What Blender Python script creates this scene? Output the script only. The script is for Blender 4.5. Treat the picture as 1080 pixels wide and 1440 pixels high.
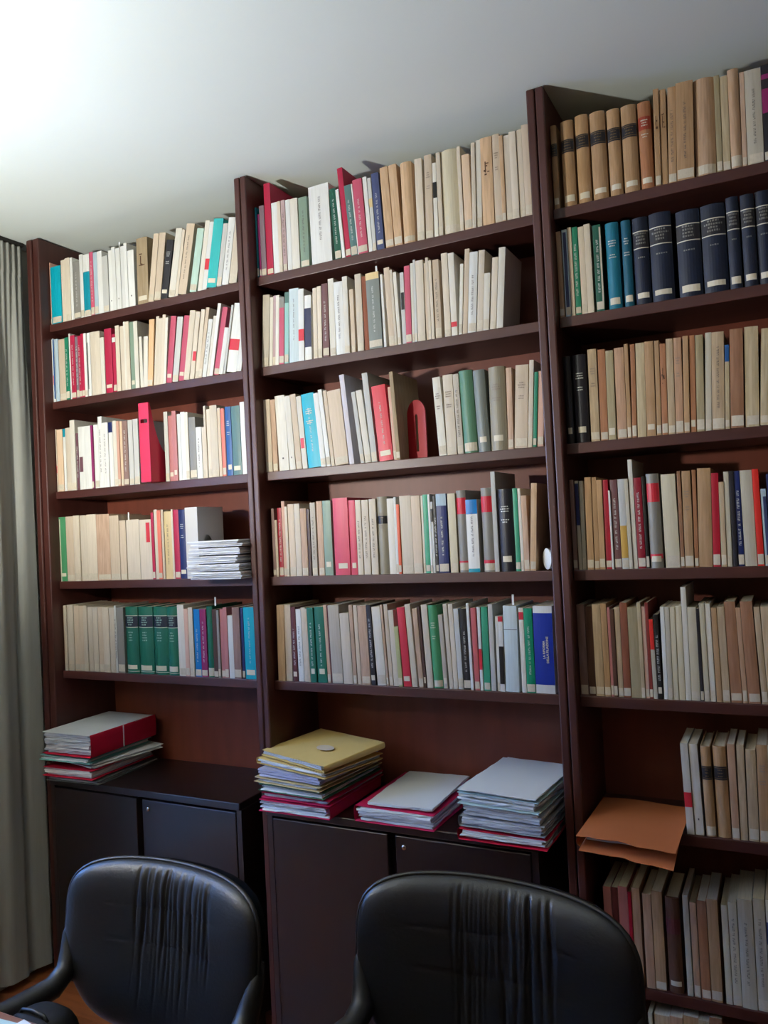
import bpy, bmesh, math, random
from mathutils import Vector, Matrix

# ------------------------------------------------------------------ scene, camera, light
scene = bpy.context.scene
for o in list(bpy.data.objects):
    bpy.data.objects.remove(o, do_unlink=True)
col = scene.collection
R = math.radians

scene.view_settings.view_transform = 'Standard'
scene.view_settings.look = 'None'
scene.view_settings.gamma = 1.0
scene.view_settings.use_curve_mapping = False
scene.view_settings.exposure = 0.0

CEIL = 2.70
cam_data = bpy.data.cameras.new('camera')
cam_data.sensor_fit = 'HORIZONTAL'
cam_data.sensor_width = 36.0
cam_data.lens = 36.0 * 1120.0 / 1080.0
cam_data.clip_start = 0.02
cam = bpy.data.objects.new('camera', cam_data)
col.objects.link(cam)
yaw, pitch, roll = R(-26.7768), R(1.3848), R(-2.8307)
fwd = Vector((math.sin(yaw) * math.cos(pitch), math.cos(yaw) * math.cos(pitch), math.sin(pitch)))
rt = Vector((math.cos(yaw), -math.sin(yaw), 0))
up = rt.cross(fwd)
rt2 = math.cos(roll) * rt + math.sin(roll) * up
up2 = -math.sin(roll) * rt + math.cos(roll) * up
m = Matrix((rt2, up2, -fwd)).transposed().to_4x4()
m.translation = Vector((2.4629, -2.0841, 1.5529))
cam.matrix_world = m
scene.camera = cam

world = bpy.data.worlds.new('sky')
scene.world = world
world.use_nodes = True
world.node_tree.nodes['Background'].inputs[0].default_value = (0.28, 0.47, 0.95, 1)
world.node_tree.nodes['Background'].inputs[1].default_value = 0.9

# daylight entering through the balcony window in the wall that carries the curtain
day = bpy.data.lights.new('window_daylight', 'AREA')
day.shape = 'RECTANGLE'
day.size, day.size_y = 1.6, 1.1
day.energy = 100.0
day.color = (0.15, 0.37, 1.0)
dayo = bpy.data.objects.new('window_daylight', day)
col.objects.link(dayo)
dayo.location = (-0.95, -1.30, 2.05)
dayo.rotation_euler = (0, R(-60), 0)   # skylight slants down through the opening
LAMP_STRENGTH = 2180.0

# ------------------------------------------------------------------ helpers
rng = random.Random(7)

def lin(c):
    return tuple((v / 255 / 12.92) if v / 255 <= 0.04045 else ((v / 255 + 0.055) / 1.055) ** 2.4 for v in c)

MATS = {}

def mat(name, rgb, rough=0.6, vary=0.0, mottle=0.0, scale=(60, 60, 60), dark=0.55, spec=0.35, bump=0.0, metal=0.0, coat=0.0, emit=None, crough=0.45):
    """principled material: base colour, per object variation, stretched noise mottling, fine bump"""
    if name in MATS:
        return MATS[name]
    mt = bpy.data.materials.new(name)
    mt.use_nodes = True
    nt = mt.node_tree
    bs = nt.nodes['Principled BSDF']
    bs.inputs['Roughness'].default_value = rough
    bs.inputs['Specular IOR Level'].default_value = spec
    bs.inputs['Metallic'].default_value = metal
    bs.inputs['Coat Weight'].default_value = coat
    bs.inputs['Coat Roughness'].default_value = crough
    c = lin(rgb) + (1,)
    bs.inputs['Base Color'].default_value = c
    out = None
    if mottle or bump:
        tc = nt.nodes.new('ShaderNodeTexCoord')
        mp = nt.nodes.new('ShaderNodeMapping')
        mp.inputs['Scale'].default_value = scale
        nz = nt.nodes.new('ShaderNodeTexNoise')
        nz.inputs['Scale'].default_value = 1.0
        nz.inputs['Detail'].default_value = 4.0
        if vary:
            oi = nt.nodes.new('ShaderNodeObjectInfo')
            ad = nt.nodes.new('ShaderNodeVectorMath'); ad.operation = 'ADD'
            ml = nt.nodes.new('ShaderNodeMath'); ml.operation = 'MULTIPLY'; ml.inputs[1].default_value = 17.0
            nt.links.new(oi.outputs['Random'], ml.inputs[0])
            nt.links.new(tc.outputs['Object'], ad.inputs[0])
            nt.links.new(ml.outputs[0], ad.inputs[1])
            nt.links.new(ad.outputs[0], mp.inputs['Vector'])
        else:
            nt.links.new(tc.outputs['Object'], mp.inputs['Vector'])
        nt.links.new(mp.outputs[0], nz.inputs['Vector'])
    if mottle:
        rp = nt.nodes.new('ShaderNodeValToRGB')
        rp.color_ramp.elements[0].position = 0.35
        rp.color_ramp.elements[1].position = 0.62
        rp.color_ramp.elements[0].color = tuple(v * (1 - mottle * (1 - dark * k)) for v, k in zip(c[:3], (1.0, 0.9, 0.75))) + (1,)
        rp.color_ramp.elements[1].color = c
        nt.links.new(nz.outputs['Fac'], rp.inputs[0])
        out = rp.outputs[0]
    if vary:
        oi2 = nt.nodes.new('ShaderNodeObjectInfo')
        hs = nt.nodes.new('ShaderNodeHueSaturation')
        mr = nt.nodes.new('ShaderNodeMapRange')
        mr.inputs[3].default_value = 1 - vary
        mr.inputs[4].default_value = 1 + vary * 0.7
        nt.links.new(oi2.outputs['Random'], mr.inputs[0])
        nt.links.new(mr.outputs[0], hs.inputs['Value'])
        if out: nt.links.new(out, hs.inputs['Color'])
        else: hs.inputs['Color'].default_value = c
        out = hs.outputs[0]
    if out:
        nt.links.new(out, bs.inputs['Base Color'])
    if bump:
        bp = nt.nodes.new('ShaderNodeBump')
        bp.inputs['Strength'].default_value = bump
        bp.inputs['Distance'].default_value = 0.002
        nt.links.new(nz.outputs['Fac'], bp.inputs['Height'])
        nt.links.new(bp.outputs[0], bs.inputs['Normal'])
    if emit:
        bs.inputs['Emission Color'].default_value = tuple(emit[:3]) + (1,)
        bs.inputs['Emission Strength'].default_value = emit[3]
    MATS[name] = mt
    return mt

class MB:
    """collects simple shapes and links them as one mesh object"""
    def __init__(self):
        self.v, self.f, self.smooth = [], [], set()
    def add(self, vs, fs, smooth=False):
        k = len(self.v)
        self.v += [tuple(p) for p in vs]
        for f in fs:
            if smooth: self.smooth.add(len(self.f))
            self.f.append(tuple(i + k for i in f))
        return self
    def box(self, x0, x1, y0, y1, z0, z1, b=0.0):
        if b <= 0:
            vs = [(x, y, z) for x in (x0, x1) for y in (y0, y1) for z in (z0, z1)]
            return self.add(vs, [(0, 1, 3, 2), (4, 6, 7, 5), (0, 4, 5, 1), (2, 3, 7, 6), (0, 2, 6, 4), (1, 5, 7, 3)])
        # chamfered box
        bm = bmesh.new()
        bmesh.ops.create_cube(bm, size=1)
        for v in bm.verts:
            v.co = Vector(((x0 + x1) / 2 + v.co.x * (x1 - x0), (y0 + y1) / 2 + v.co.y * (y1 - y0), (z0 + z1) / 2 + v.co.z * (z1 - z0)))
        bmesh.ops.bevel(bm, geom=bm.edges[:], offset=b, segments=2, affect='EDGES', profile=0.5)
        bm.verts.index_update()
        self.add([v.co[:] for v in bm.verts], [[v.index for v in f.verts] for f in bm.faces])
        bm.free()
        return self
    def tube(self, pts, rad, n=10, smooth=True, cap=True):
        pts = [Vector(p) for p in pts]
        rads = rad if isinstance(rad, (list, tuple)) else [rad] * len(pts)
        vs, fs = [], []
        prev = None
        for i, p in enumerate(pts):
            t = (pts[min(i + 1, len(pts) - 1)] - pts[max(i - 1, 0)]).normalized()
            a = prev if prev else (Vector((0, 0, 1)) if abs(t.z) < 0.9 else Vector((1, 0, 0)))
            s = (a - t * a.dot(t)).normalized()
            prev = s
            b = t.cross(s)
            for k in range(n):
                q = 2 * math.pi * k / n
                vs.append(p + (s * math.cos(q) + b * math.sin(q)) * rads[i])
        for i in range(len(pts) - 1):
            for k in range(n):
                fs.append((i * n + k, i * n + (k + 1) % n, (i + 1) * n + (k + 1) % n, (i + 1) * n + k))
        self.add(vs, fs, smooth)
        if cap:
            e = (len(pts) - 1) * n
            self.add([], [])
            k0 = len(self.v) - len(vs)
            self.f.append(tuple(k0 + k for k in reversed(range(n))))
            self.f.append(tuple(k0 + e + k for k in range(n)))
        return self
    def lathe(self, prof, cx=0, cy=0, n=32, smooth=True):
        vs, fs = [], []
        for r, z in prof:
            for k in range(n):
                q = 2 * math.pi * k / n
                vs.append((cx + r * math.cos(q), cy + r * math.sin(q), z))
        for i in range(len(prof) - 1):
            for k in range(n):
                fs.append((i * n + k, i * n + (k + 1) % n, (i + 1) * n + (k + 1) % n, (i + 1) * n + k))
        return self.add(vs, fs, smooth)
    def mesh(self, name):
        me = bpy.data.meshes.new(name)
        me.from_pydata(self.v, [], self.f)
        if self.smooth:
            for i in self.smooth: me.polygons[i].use_smooth = True
        me.update()
        return me
    def build(self, name, material, parent=None, loc=None, rot=None, fix=False):
        me = self.mesh(name)
        if fix:
            bm = bmesh.new(); bm.from_mesh(me)
            bmesh.ops.remove_doubles(bm, verts=bm.verts, dist=1e-6)
            bmesh.ops.recalc_face_normals(bm, faces=bm.faces)
            bm.to_mesh(me); bm.free()
        me.materials.append(material)
        return link(name, me, parent, loc, rot)

def link(name, data, parent=None, loc=None, rot=None):
    o = bpy.data.objects.new(name, data)
    col.objects.link(o)
    if parent: o.parent = parent
    if loc is not None: o.location = loc
    if rot is not None: o.rotation_euler = rot
    return o

def tag(o, label, cat, group=None):
    o['label'] = label
    o['category'] = cat
    if group: o['group'] = group
    return o

def struct(o, label=None):
    o['kind'] = 'structure'
    if label: o['label'] = label
    return o

def thing(name, label, cat, loc=(0, 0, 0), rot=(0, 0, 0), group=None):
    o = link(name, None, None, loc, rot)
    o.empty_display_size = 0.05
    return tag(o, label, cat, group)

# ------------------------------------------------------------------ materials
WOOD = mat('mahogany', (74, 35, 29), 0.42, mottle=0.5, scale=(40, 40, 4), spec=0.6, bump=0.05)
WOODH = mat('mahogany_shelf', (74, 35, 29), 0.42, mottle=0.5, scale=(4, 40, 40), spec=0.6, bump=0.05)
BACK = mat('back_panel_veneer', (122, 62, 45), 0.45, mottle=0.35, scale=(22, 22, 3), spec=0.45)
CABM = mat('cabinet_veneer', (32, 21, 21), 0.30, mottle=0.35, scale=(30, 30, 4), spec=0.9)
PAINT = mat('ceiling_paint', (232, 241, 237), 0.9, mottle=0.03, scale=(3, 3, 3), spec=0.1)
WALLP = mat('wall_paint', (214, 213, 204), 0.9, mottle=0.04, scale=(2, 2, 2), spec=0.1)
WALLD = mat('wall_low_bounce', (132, 114, 96), 0.7, mottle=0.2, scale=(2, 2, 1), spec=0.2)  # unseen walls, given a darker tone to limit the light they bounce back
PLANK = mat('parquet', (150, 86, 48), 0.38, vary=0.18, mottle=0.4, scale=(6, 60, 60), spec=0.5)
GAPM = mat('floor_base', (60, 34, 22), 0.7)
LEATHER = mat('black_leather', (13, 13, 15), 0.40, mottle=0.3, scale=(150, 150, 150), spec=0.55, bump=0.25)
ARMM = mat('black_arm_rubber', (20, 20, 21), 0.45, spec=0.4)
METAL = mat('dark_metal', (38, 38, 40), 0.35, metal=0.8)
CHROME = mat('lock_chrome', (190, 190, 190), 0.25, metal=1.0)
CLOTH = mat('curtain_cloth', (156, 157, 150), 0.95, mottle=0.12, scale=(90, 90, 6), spec=0.05)
WHITEP = mat('white_lacquer', (225, 225, 220), 0.5)
PAPER = mat('paper_white', (234, 234, 231), 0.85, vary=0.06, spec=0.1)
PAPERB = mat('paper_edges', (206, 208, 214), 0.9, vary=0.1, mottle=0.35, scale=(12, 12, 900), spec=0.1)
PAGES = mat('page_block', (214, 200, 172), 0.9, vary=0.12, mottle=0.25, scale=(500, 20, 20), spec=0.1)
STICK = mat('call_number_sticker', (206, 195, 174), 0.7, vary=0.08, mottle=0.18, scale=(200, 200, 120), spec=0.2)
STICKD = mat('white_sticker', (214, 204, 182), 0.6, vary=0.05, spec=0.2)
DARKINK = mat('dark_ink', (92, 86, 82), 0.7)
SOFTINK = mat('faded_ink', (140, 126, 112), 0.7)
LIGHTINK = mat('light_ink', (205, 205, 198), 0.6)
GOLD = mat('gilt_line', (206, 200, 180), 0.4, spec=0.5)
GOLDD = mat('gilt_lettering', (120, 118, 112), 0.5)

PAL = {  # albedo, words used in the labels
 'white': ((220, 219, 213), 'white'), 'ivory': ((214, 208, 194), 'ivory'), 'cream': ((210, 197, 177), 'cream'),
 'beige': ((205, 186, 162), 'beige'), 'beige2': ((192, 168, 136), 'yellowed beige'), 'parch': ((202, 192, 164), 'parchment coloured'),
 'parch2': ((192, 174, 140), 'parchment coloured'), 'stone': ((186, 176, 160), 'stone grey'), 'stone2': ((190, 182, 162), 'pale stone'),
 'light': ((194, 193, 187), 'pale grey'), 'grey': ((136, 133, 126), 'mid grey'), 'tan': ((206, 172, 136), 'tan'), 'tan2': ((182, 146, 108), 'brown-tan'),
 'tan3': ((186, 153, 122), 'light brown'), 'tanpink': ((196, 165, 140), 'pinkish tan'), 'tanpink2': ((188, 150, 120), 'pinkish tan'),
 'peach': ((226, 184, 138), 'peach'), 'peach2': ((226, 196, 164), 'pale peach'), 'salmon': ((206, 158, 136), 'salmon'),
 'salmon2': ((212, 172, 152), 'pale salmon'), 'coral': ((222, 118, 94), 'coral'), 'orange': ((220, 92, 56), 'orange'),
 'vermilion': ((214, 46, 38), 'bright red'), 'red': ((206, 48, 62), 'red'), 'redpink': ((200, 48, 66), 'carmine'),
 'crimson': ((176, 34, 68), 'crimson'), 'cherry': ((166, 24, 44), 'cherry red'), 'cherry2': ((134, 18, 38), 'dark red'),
 'rose': ((188, 80, 102), 'rose pink'), 'rose2': ((204, 62, 88), 'pinkish red'), 'pink': ((196, 82, 110), 'pink'),
 'oldrose': ((184, 118, 114), 'dusty rose'), 'oldrose2': ((194, 98, 98), 'dusty red'), 'magenta': ((140, 36, 96), 'magenta'),
 'mauve': ((128, 108, 118), 'mauve'), 'mauvelight': ((184, 158, 156), 'pale mauve'), 'lilac': ((204, 198, 202), 'lilac white'),
 'plum': ((112, 74, 84), 'plum'), 'plumbrown': ((112, 74, 74), 'plum brown'), 'maroon': ((92, 42, 44), 'maroon'),
 'brown': ((76, 52, 44), 'dark brown'), 'brown2': ((92, 62, 48), 'dark brown'), 'rust': ((142, 84, 60), 'rust brown'), 'rust2': ((132, 54, 46), 'rust red'),
 'rusttan': ((168, 116, 82), 'rust tan'), 'redbrown': ((150, 58, 38), 'red brown'), 'taupe': ((142, 114, 106), 'taupe'), 'taupe2': ((154, 112, 84), 'taupe brown'),
 'kraft': ((166, 146, 116), 'kraft brown'), 'straw': ((214, 188, 136), 'straw yellow'), 'mustard': ((190, 150, 70), 'mustard'),
 'olive': ((146, 138, 118), 'olive grey'), 'olive2': ((166, 152, 118), 'khaki'), 'moss': ((178, 176, 124), 'moss yellow'),
 'sage': ((128, 148, 128), 'sage green'), 'leaf': ((72, 142, 96), 'leaf green'), 'hedge': ((88, 128, 102), 'muted green'),
 'green': ((28, 122, 92), 'green'), 'jade': ((54, 150, 114), 'jade green'), 'emerald': ((0, 136, 100), 'emerald green'),
 'forest': ((24, 84, 66), 'forest green'), 'bookgreen': ((26, 104, 84), 'bottle green'), 'seafoam': ((148, 190, 182), 'sea green'),
 'mint': ((190, 216, 200), 'mint green'), 'paleaqua': ((196, 208, 208), 'pale aqua'), 'aqua': ((52, 180, 178), 'aqua'),
 'turq': ((0, 164, 184), 'turquoise'), 'teal': ((0, 138, 158), 'teal'), 'deepteal': ((0, 106, 122), 'deep teal'),
 'peacock': ((22, 112, 136), 'peacock blue'), 'peacock2': ((16, 84, 106), 'dark peacock blue'),
 'slategreen': ((84, 116, 112), 'slate green'), 'slategrey': ((122, 128, 122), 'slate grey'), 'slateblue': ((66, 74, 112), 'slate blue'),
 'paleblue': ((174, 192, 202), 'pale blue'), 'azure': ((0, 118, 186), 'azure blue'), 'blue': ((34, 84, 142), 'blue'), 'royal': ((18, 48, 148), 'royal blue'),
 'navy': ((24, 36, 88), 'navy'), 'navy2': ((52, 54, 82), 'dark slate blue'), 'navyvol': ((23, 31, 52), 'midnight blue'),
 'ink': ((38, 36, 42), 'near black'), 'black': ((30, 26, 25), 'black'),
}

def cover_mat(key):
    rgb = PAL[key][0]
    s = max(rgb) - min(rgb)
    old = key in ('tan', 'tan2', 'tan3', 'tanpink', 'tanpink2', 'beige2', 'parch2', 'rusttan', 'rust', 'rust2', 'taupe', 'taupe2', 'olive2', 'kraft', 'brown2')
    pale = min(rgb) > 150
    return mat('cover_' + key, rgb, 0.62 if old or pale else 0.42, vary=0.10 if old or pale else 0.05,
               mottle=0.42 if old else (0.16 if pale else 0.12), scale=(170, 170, 14), spec=0.25 if old or pale else 0.4)

# ------------------------------------------------------------------ room shell
X0, X1, Y0, Y1 = -0.10, 4.40, -3.70, 0.262
floor = struct(MB().box(X0, X1, Y0, Y1, -0.06, -0.014).build('floor', GAPM))
PW, PL = 0.09, 0.9
pm = MB().box(0, PL - 0.0012, 0, PW - 0.0012, -0.014, 0.0).mesh('plank'); pm.materials.append(PLANK)
ph = MB().box(0, PL / 2 - 0.0012, 0, PW - 0.0012, -0.014, 0.0).mesh('plank_half'); ph.materials.append(PLANK)
nrow = int(round((Y1 - Y0) / PW))
for r_ in range(nrow):
    y = Y1 - (r_ + 1) * PW
    x = X0
    if r_ % 2:
        link('plank', ph, floor, (x, y, 0)); x += PL / 2
    while x + PL <= X1 + 1e-6:
        link('plank', pm, floor, (x, y, 0)); x += PL
    if x < X1 - 0.01:
        link('plank', ph, floor, (x, y, 0))
struct(MB().box(X0 - 0.2, X1 + 0.2, Y0 - 0.2, Y1 + 0.2, CEIL, CEIL + 0.12).build('ceiling', PAINT))
struct(MB().box(X0 - 0.2, X1 + 0.2, Y1, Y1 + 0.12, -0.06, CEIL).build('wall_back', WALLP))
struct(MB().box(X0 - 0.2, X1 + 0.2, Y0 - 0.12, Y0, -0.06, CEIL).build('wall_front', WALLD))
struct(MB().box(X1, X1 + 0.12, Y0, Y1, -0.06, CEIL).build('wall_right', WALLD))
WY0, WY1, WZ0, WZ1 = -1.85, -0.75, 0.08, 2.38
wl = MB()
wl.box(X0 - 0.2, X0, WY1, Y1, -0.06, CEIL)
wl.box(X0 - 0.2, X0, Y0, WY0, -0.06, CEIL)
wl.box(X0 - 0.2, X0, WY0, WY1, -0.06, WZ0)
wl.box(X0 - 0.2, X0, WY0, WY1, WZ1, CEIL)
struct(wl.build('wall_left', WALLP))
win = struct(link('window_1', None, None, (X0 - 0.12, (WY0 + WY1) / 2, WZ0)), 'white framed balcony window behind the curtain line')
hw = (WY1 - WY0) / 2
fr = MB()
fr.box(-.03, .03, -hw, -hw + .05, 0, WZ1 - WZ0); fr.box(-.03, .03, hw - .05, hw, 0, WZ1 - WZ0)
fr.box(-.03, .03, -hw + .05, hw - .05, 0, .06); fr.box(-.03, .03, -hw + .05, hw - .05, WZ1 - WZ0 - .05, WZ1 - WZ0)
fr.box(-.03, .03, -.04, .04, .06, WZ1 - WZ0 - .05)
fr.build('window_frame', WHITEP, win)
glass = bpy.data.materials.new('window_glass'); glass.use_nodes = True
gn = glass.node_tree; gb = gn.nodes['Principled BSDF']
gb.inputs['Base Color'].default_value = (1, 1, 1, 1); gb.inputs['Roughness'].default_value = 0.0
gb.inputs['IOR'].default_value = 1.0; gb.inputs['Transmission Weight'].default_value = 1.0
for s in (-1, 1):
    a, b = (-hw + .05, -.04) if s < 0 else (.04, hw - .05)
    MB().box(-.003, .003, a, b, .06, WZ1 - WZ0 - .05).build('pane', glass, win)
bb = MB(); bb.box(X0, X0 + .012, Y0, WY0, 0, .08)
struct(bb.build('baseboard_left', WOODH))
struct(MB().box(2.95, X1, Y1 - .012, Y1, 0, .08).build('baseboard_back', WOODH))

# ------------------------------------------------------------------ curtain
def curtain():
    t = thing('curtain', 'long pale grey pleated curtain hanging beside the bookcase', 'curtain', (-0.052, 0, 0))
    n, ya, yb = 260, -0.022, -0.70
    prof = []
    for i in range(n + 1):
        f = i / n
        y = ya + (yb - ya) * f
        ph = f * 2 * math.pi * 5.6 + 0.8
        prof.append((y, f, ph))
    zs = [0.03, 0.10, 0.165, 0.17, 0.4, 0.8, 1.2, 1.6, 2.0, 2.35, 2.5, 2.575, 2.585, 2.63, 2.685]
    def pos(y, f, ph, z):
        hang = min(1, (2.60 - z) / 0.5) if z < 2.6 else 0
        a = 0.017 * hang
        x = a * math.sin(ph + 0.5 * math.sin(z * 1.3 + f * 9)) + 0.004 * hang * math.sin(ph * 2.3 + z)
        hd = 1 - hang
        x += hd * 0.005 * math.sin(ph * 5.0) + 0.004 * hd
        yy = y + 0.010 * hang * math.cos(ph + z * .4)
        return (x, min(yy, -0.02), z)
    def sheet(zl, off=0.0):
        mb = MB(); vs = []; fs = []
        k = len(zl)
        for side in (0, 1):
            for (y, f, ph) in prof:
                for z in zl:
                    p = pos(y, f, ph, z)
                    vs.append((p[0] + off - side * (0.0022 + off * 2), p[1], z))
        N = (n + 1) * k
        for side in (0, 1):
            for i in range(n):
                for j in range(k - 1):
                    a = side * N + i * k + j
                    q = (a, a + k, a + k + 1, a + 1)
                    fs.append(q if side == 0 else q[::-1])
        mb.add(vs, fs, True)
        return mb
    sheet([z for z in zs if 0.17 <= z <= 2.575]).build('drape', CLOTH, t)
    sheet([0.03, 0.07, 0.12, 0.172], 0.0012).build('hem', CLOTH, t)
    sheet([2.57, 2.585, 2.63, 2.685], 0.002).build('pleated_header', CLOTH, t)
    return t
curtain()
rail = thing('curtain_rail', 'thin dark curtain rail fixed under the ceiling above curtain', 'rail', (-0.052, 0, CEIL))
MB().box(-0.014, 0.014, -2.2, -0.022, -0.014, 0.0, 0.002).build('track', mat('rail_dark', (40, 36, 34), 0.5), rail)
for k in range(9):
    MB().tube([(0, -0.06 - k * 0.075, -0.017), (0, -0.06 - k * 0.075, -0.0135)], 0.006, 8).build('glider', METAL, rail)

# ------------------------------------------------------------------ bookcases
SZ = {1: 2.380, 2: 2.0917, 3: 1.7582, 4: 1.4270, 5: 1.100, 6: 0.772, 7: 0.3735, 8: 0.075}
YF, YB = -0.040, 0.245
def bookcase(label, xl, xr, shelves, outer=None):
    """xl, xr: (outer, inner) faces of the two side panels"""
    t = thing('bookcase', label, 'bookcase', ((xl[0] + xr[0]) / 2, 0, 0), group=None)
    ox = t.location.x
    def panel(a, b):
        a, b = min(a, b) - ox, max(a, b) - ox
        MB().box(a, b, YF, YB + .012, 0, CEIL - .004, 0.004).build('side_panel', WOOD, t)
    panel(*xl); panel(*xr)
    if outer:
        MB().box(outer[0] - ox, outer[1] - ox, YF - .004, YB + .012, 0, CEIL - .004, 0.005).build('edge_trim', WOOD, t)
    a, b = xl[1] - ox, xr[1] - ox
    for k in shelves:
        MB().box(a, b, -0.003, YB, SZ[k] - 0.028, SZ[k], 0.002).build('shelf', WOODH, t)
    MB().box(a, b, YB, YB + .012, 0.045, CEIL - .006).build('back_panel', BACK, t)
    MB().box(a, b, -0.001, .02, 0, 0.045).build('plinth', WOODH, t)
    return t
bookcase('dark mahogany bookcase beside the curtain with cupboard doors below', (0.029, 0.060), (0.975, 0.954), (1, 2, 3, 4, 5), (0.0, 0.0265))
bookcase('dark mahogany middle bookcase with three folder piles above its cupboard', (0.9775, 0.9985), (1.932, 1.910), (1, 2, 3, 4, 5))
bookcase('dark mahogany bookcase shelved to the floor without cupboard doors', (1.9345, 1.957), (2.890, 2.868), (1, 2, 3, 4, 5, 6, 7, 8))

CT = 0.733
def cabinet(label, xa, xb):
    t = thing('cupboard', label, 'cupboard', ((xa + xb) / 2, 0, 0))
    w = (xb - xa) / 2
    MB().box(-w, w, -0.086, 0.240, CT - 0.024, CT, 0.003).build('top', CABM, t)
    MB().box(-w, -w + .018, -0.078, 0.240, 0.0, CT - 0.024).build('side_panel', CABM, t)
    MB().box(w - .018, w, -0.078, 0.240, 0.0, CT - 0.024).build('side_panel', CABM, t)
    MB().box(-w + .018, w - .018, -0.050, 0.236, 0.06, CT - 0.024).build('body', CABM, t)
    MB().box(-w + .018, w - .018, -0.045, -0.03, 0.0, 0.06).build('plinth', CABM, t)
    for s in (-1, 1):
        a, b = (-w + .006, -.012) if s < 0 else (.012, w - .016)
        if s < 0: a = -w + .020
        else: b = w - .020
        d = MB().box(a, b, -0.080, -0.051, 0.07, CT - 0.032, 0.003).build('door', CABM, t)
        if s > 0:
            k = MB(); k.lathe([(0.0001, -0.004), (0.0065, -0.004), (0.0075, -0.002), (0.0075, 0.002)], n=16)
            k.add([(-.001, -.004, -.0042), (.001, -.004, -.0042), (.001, .004, -.0042), (-.001, .004, -.0042)], [(0, 1, 2, 3)])
            lk = k.build('lock', CHROME, d, (a + 0.028, -0.0815, 0.672), (R(-90), 0, 0))
    return t
cabinet('dark brown two-door cupboard in the bookcase beside the curtain', 0.063, 0.903)
cabinet('dark brown two-door cupboard under the three folder piles', 1.001, 1.846)

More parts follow.
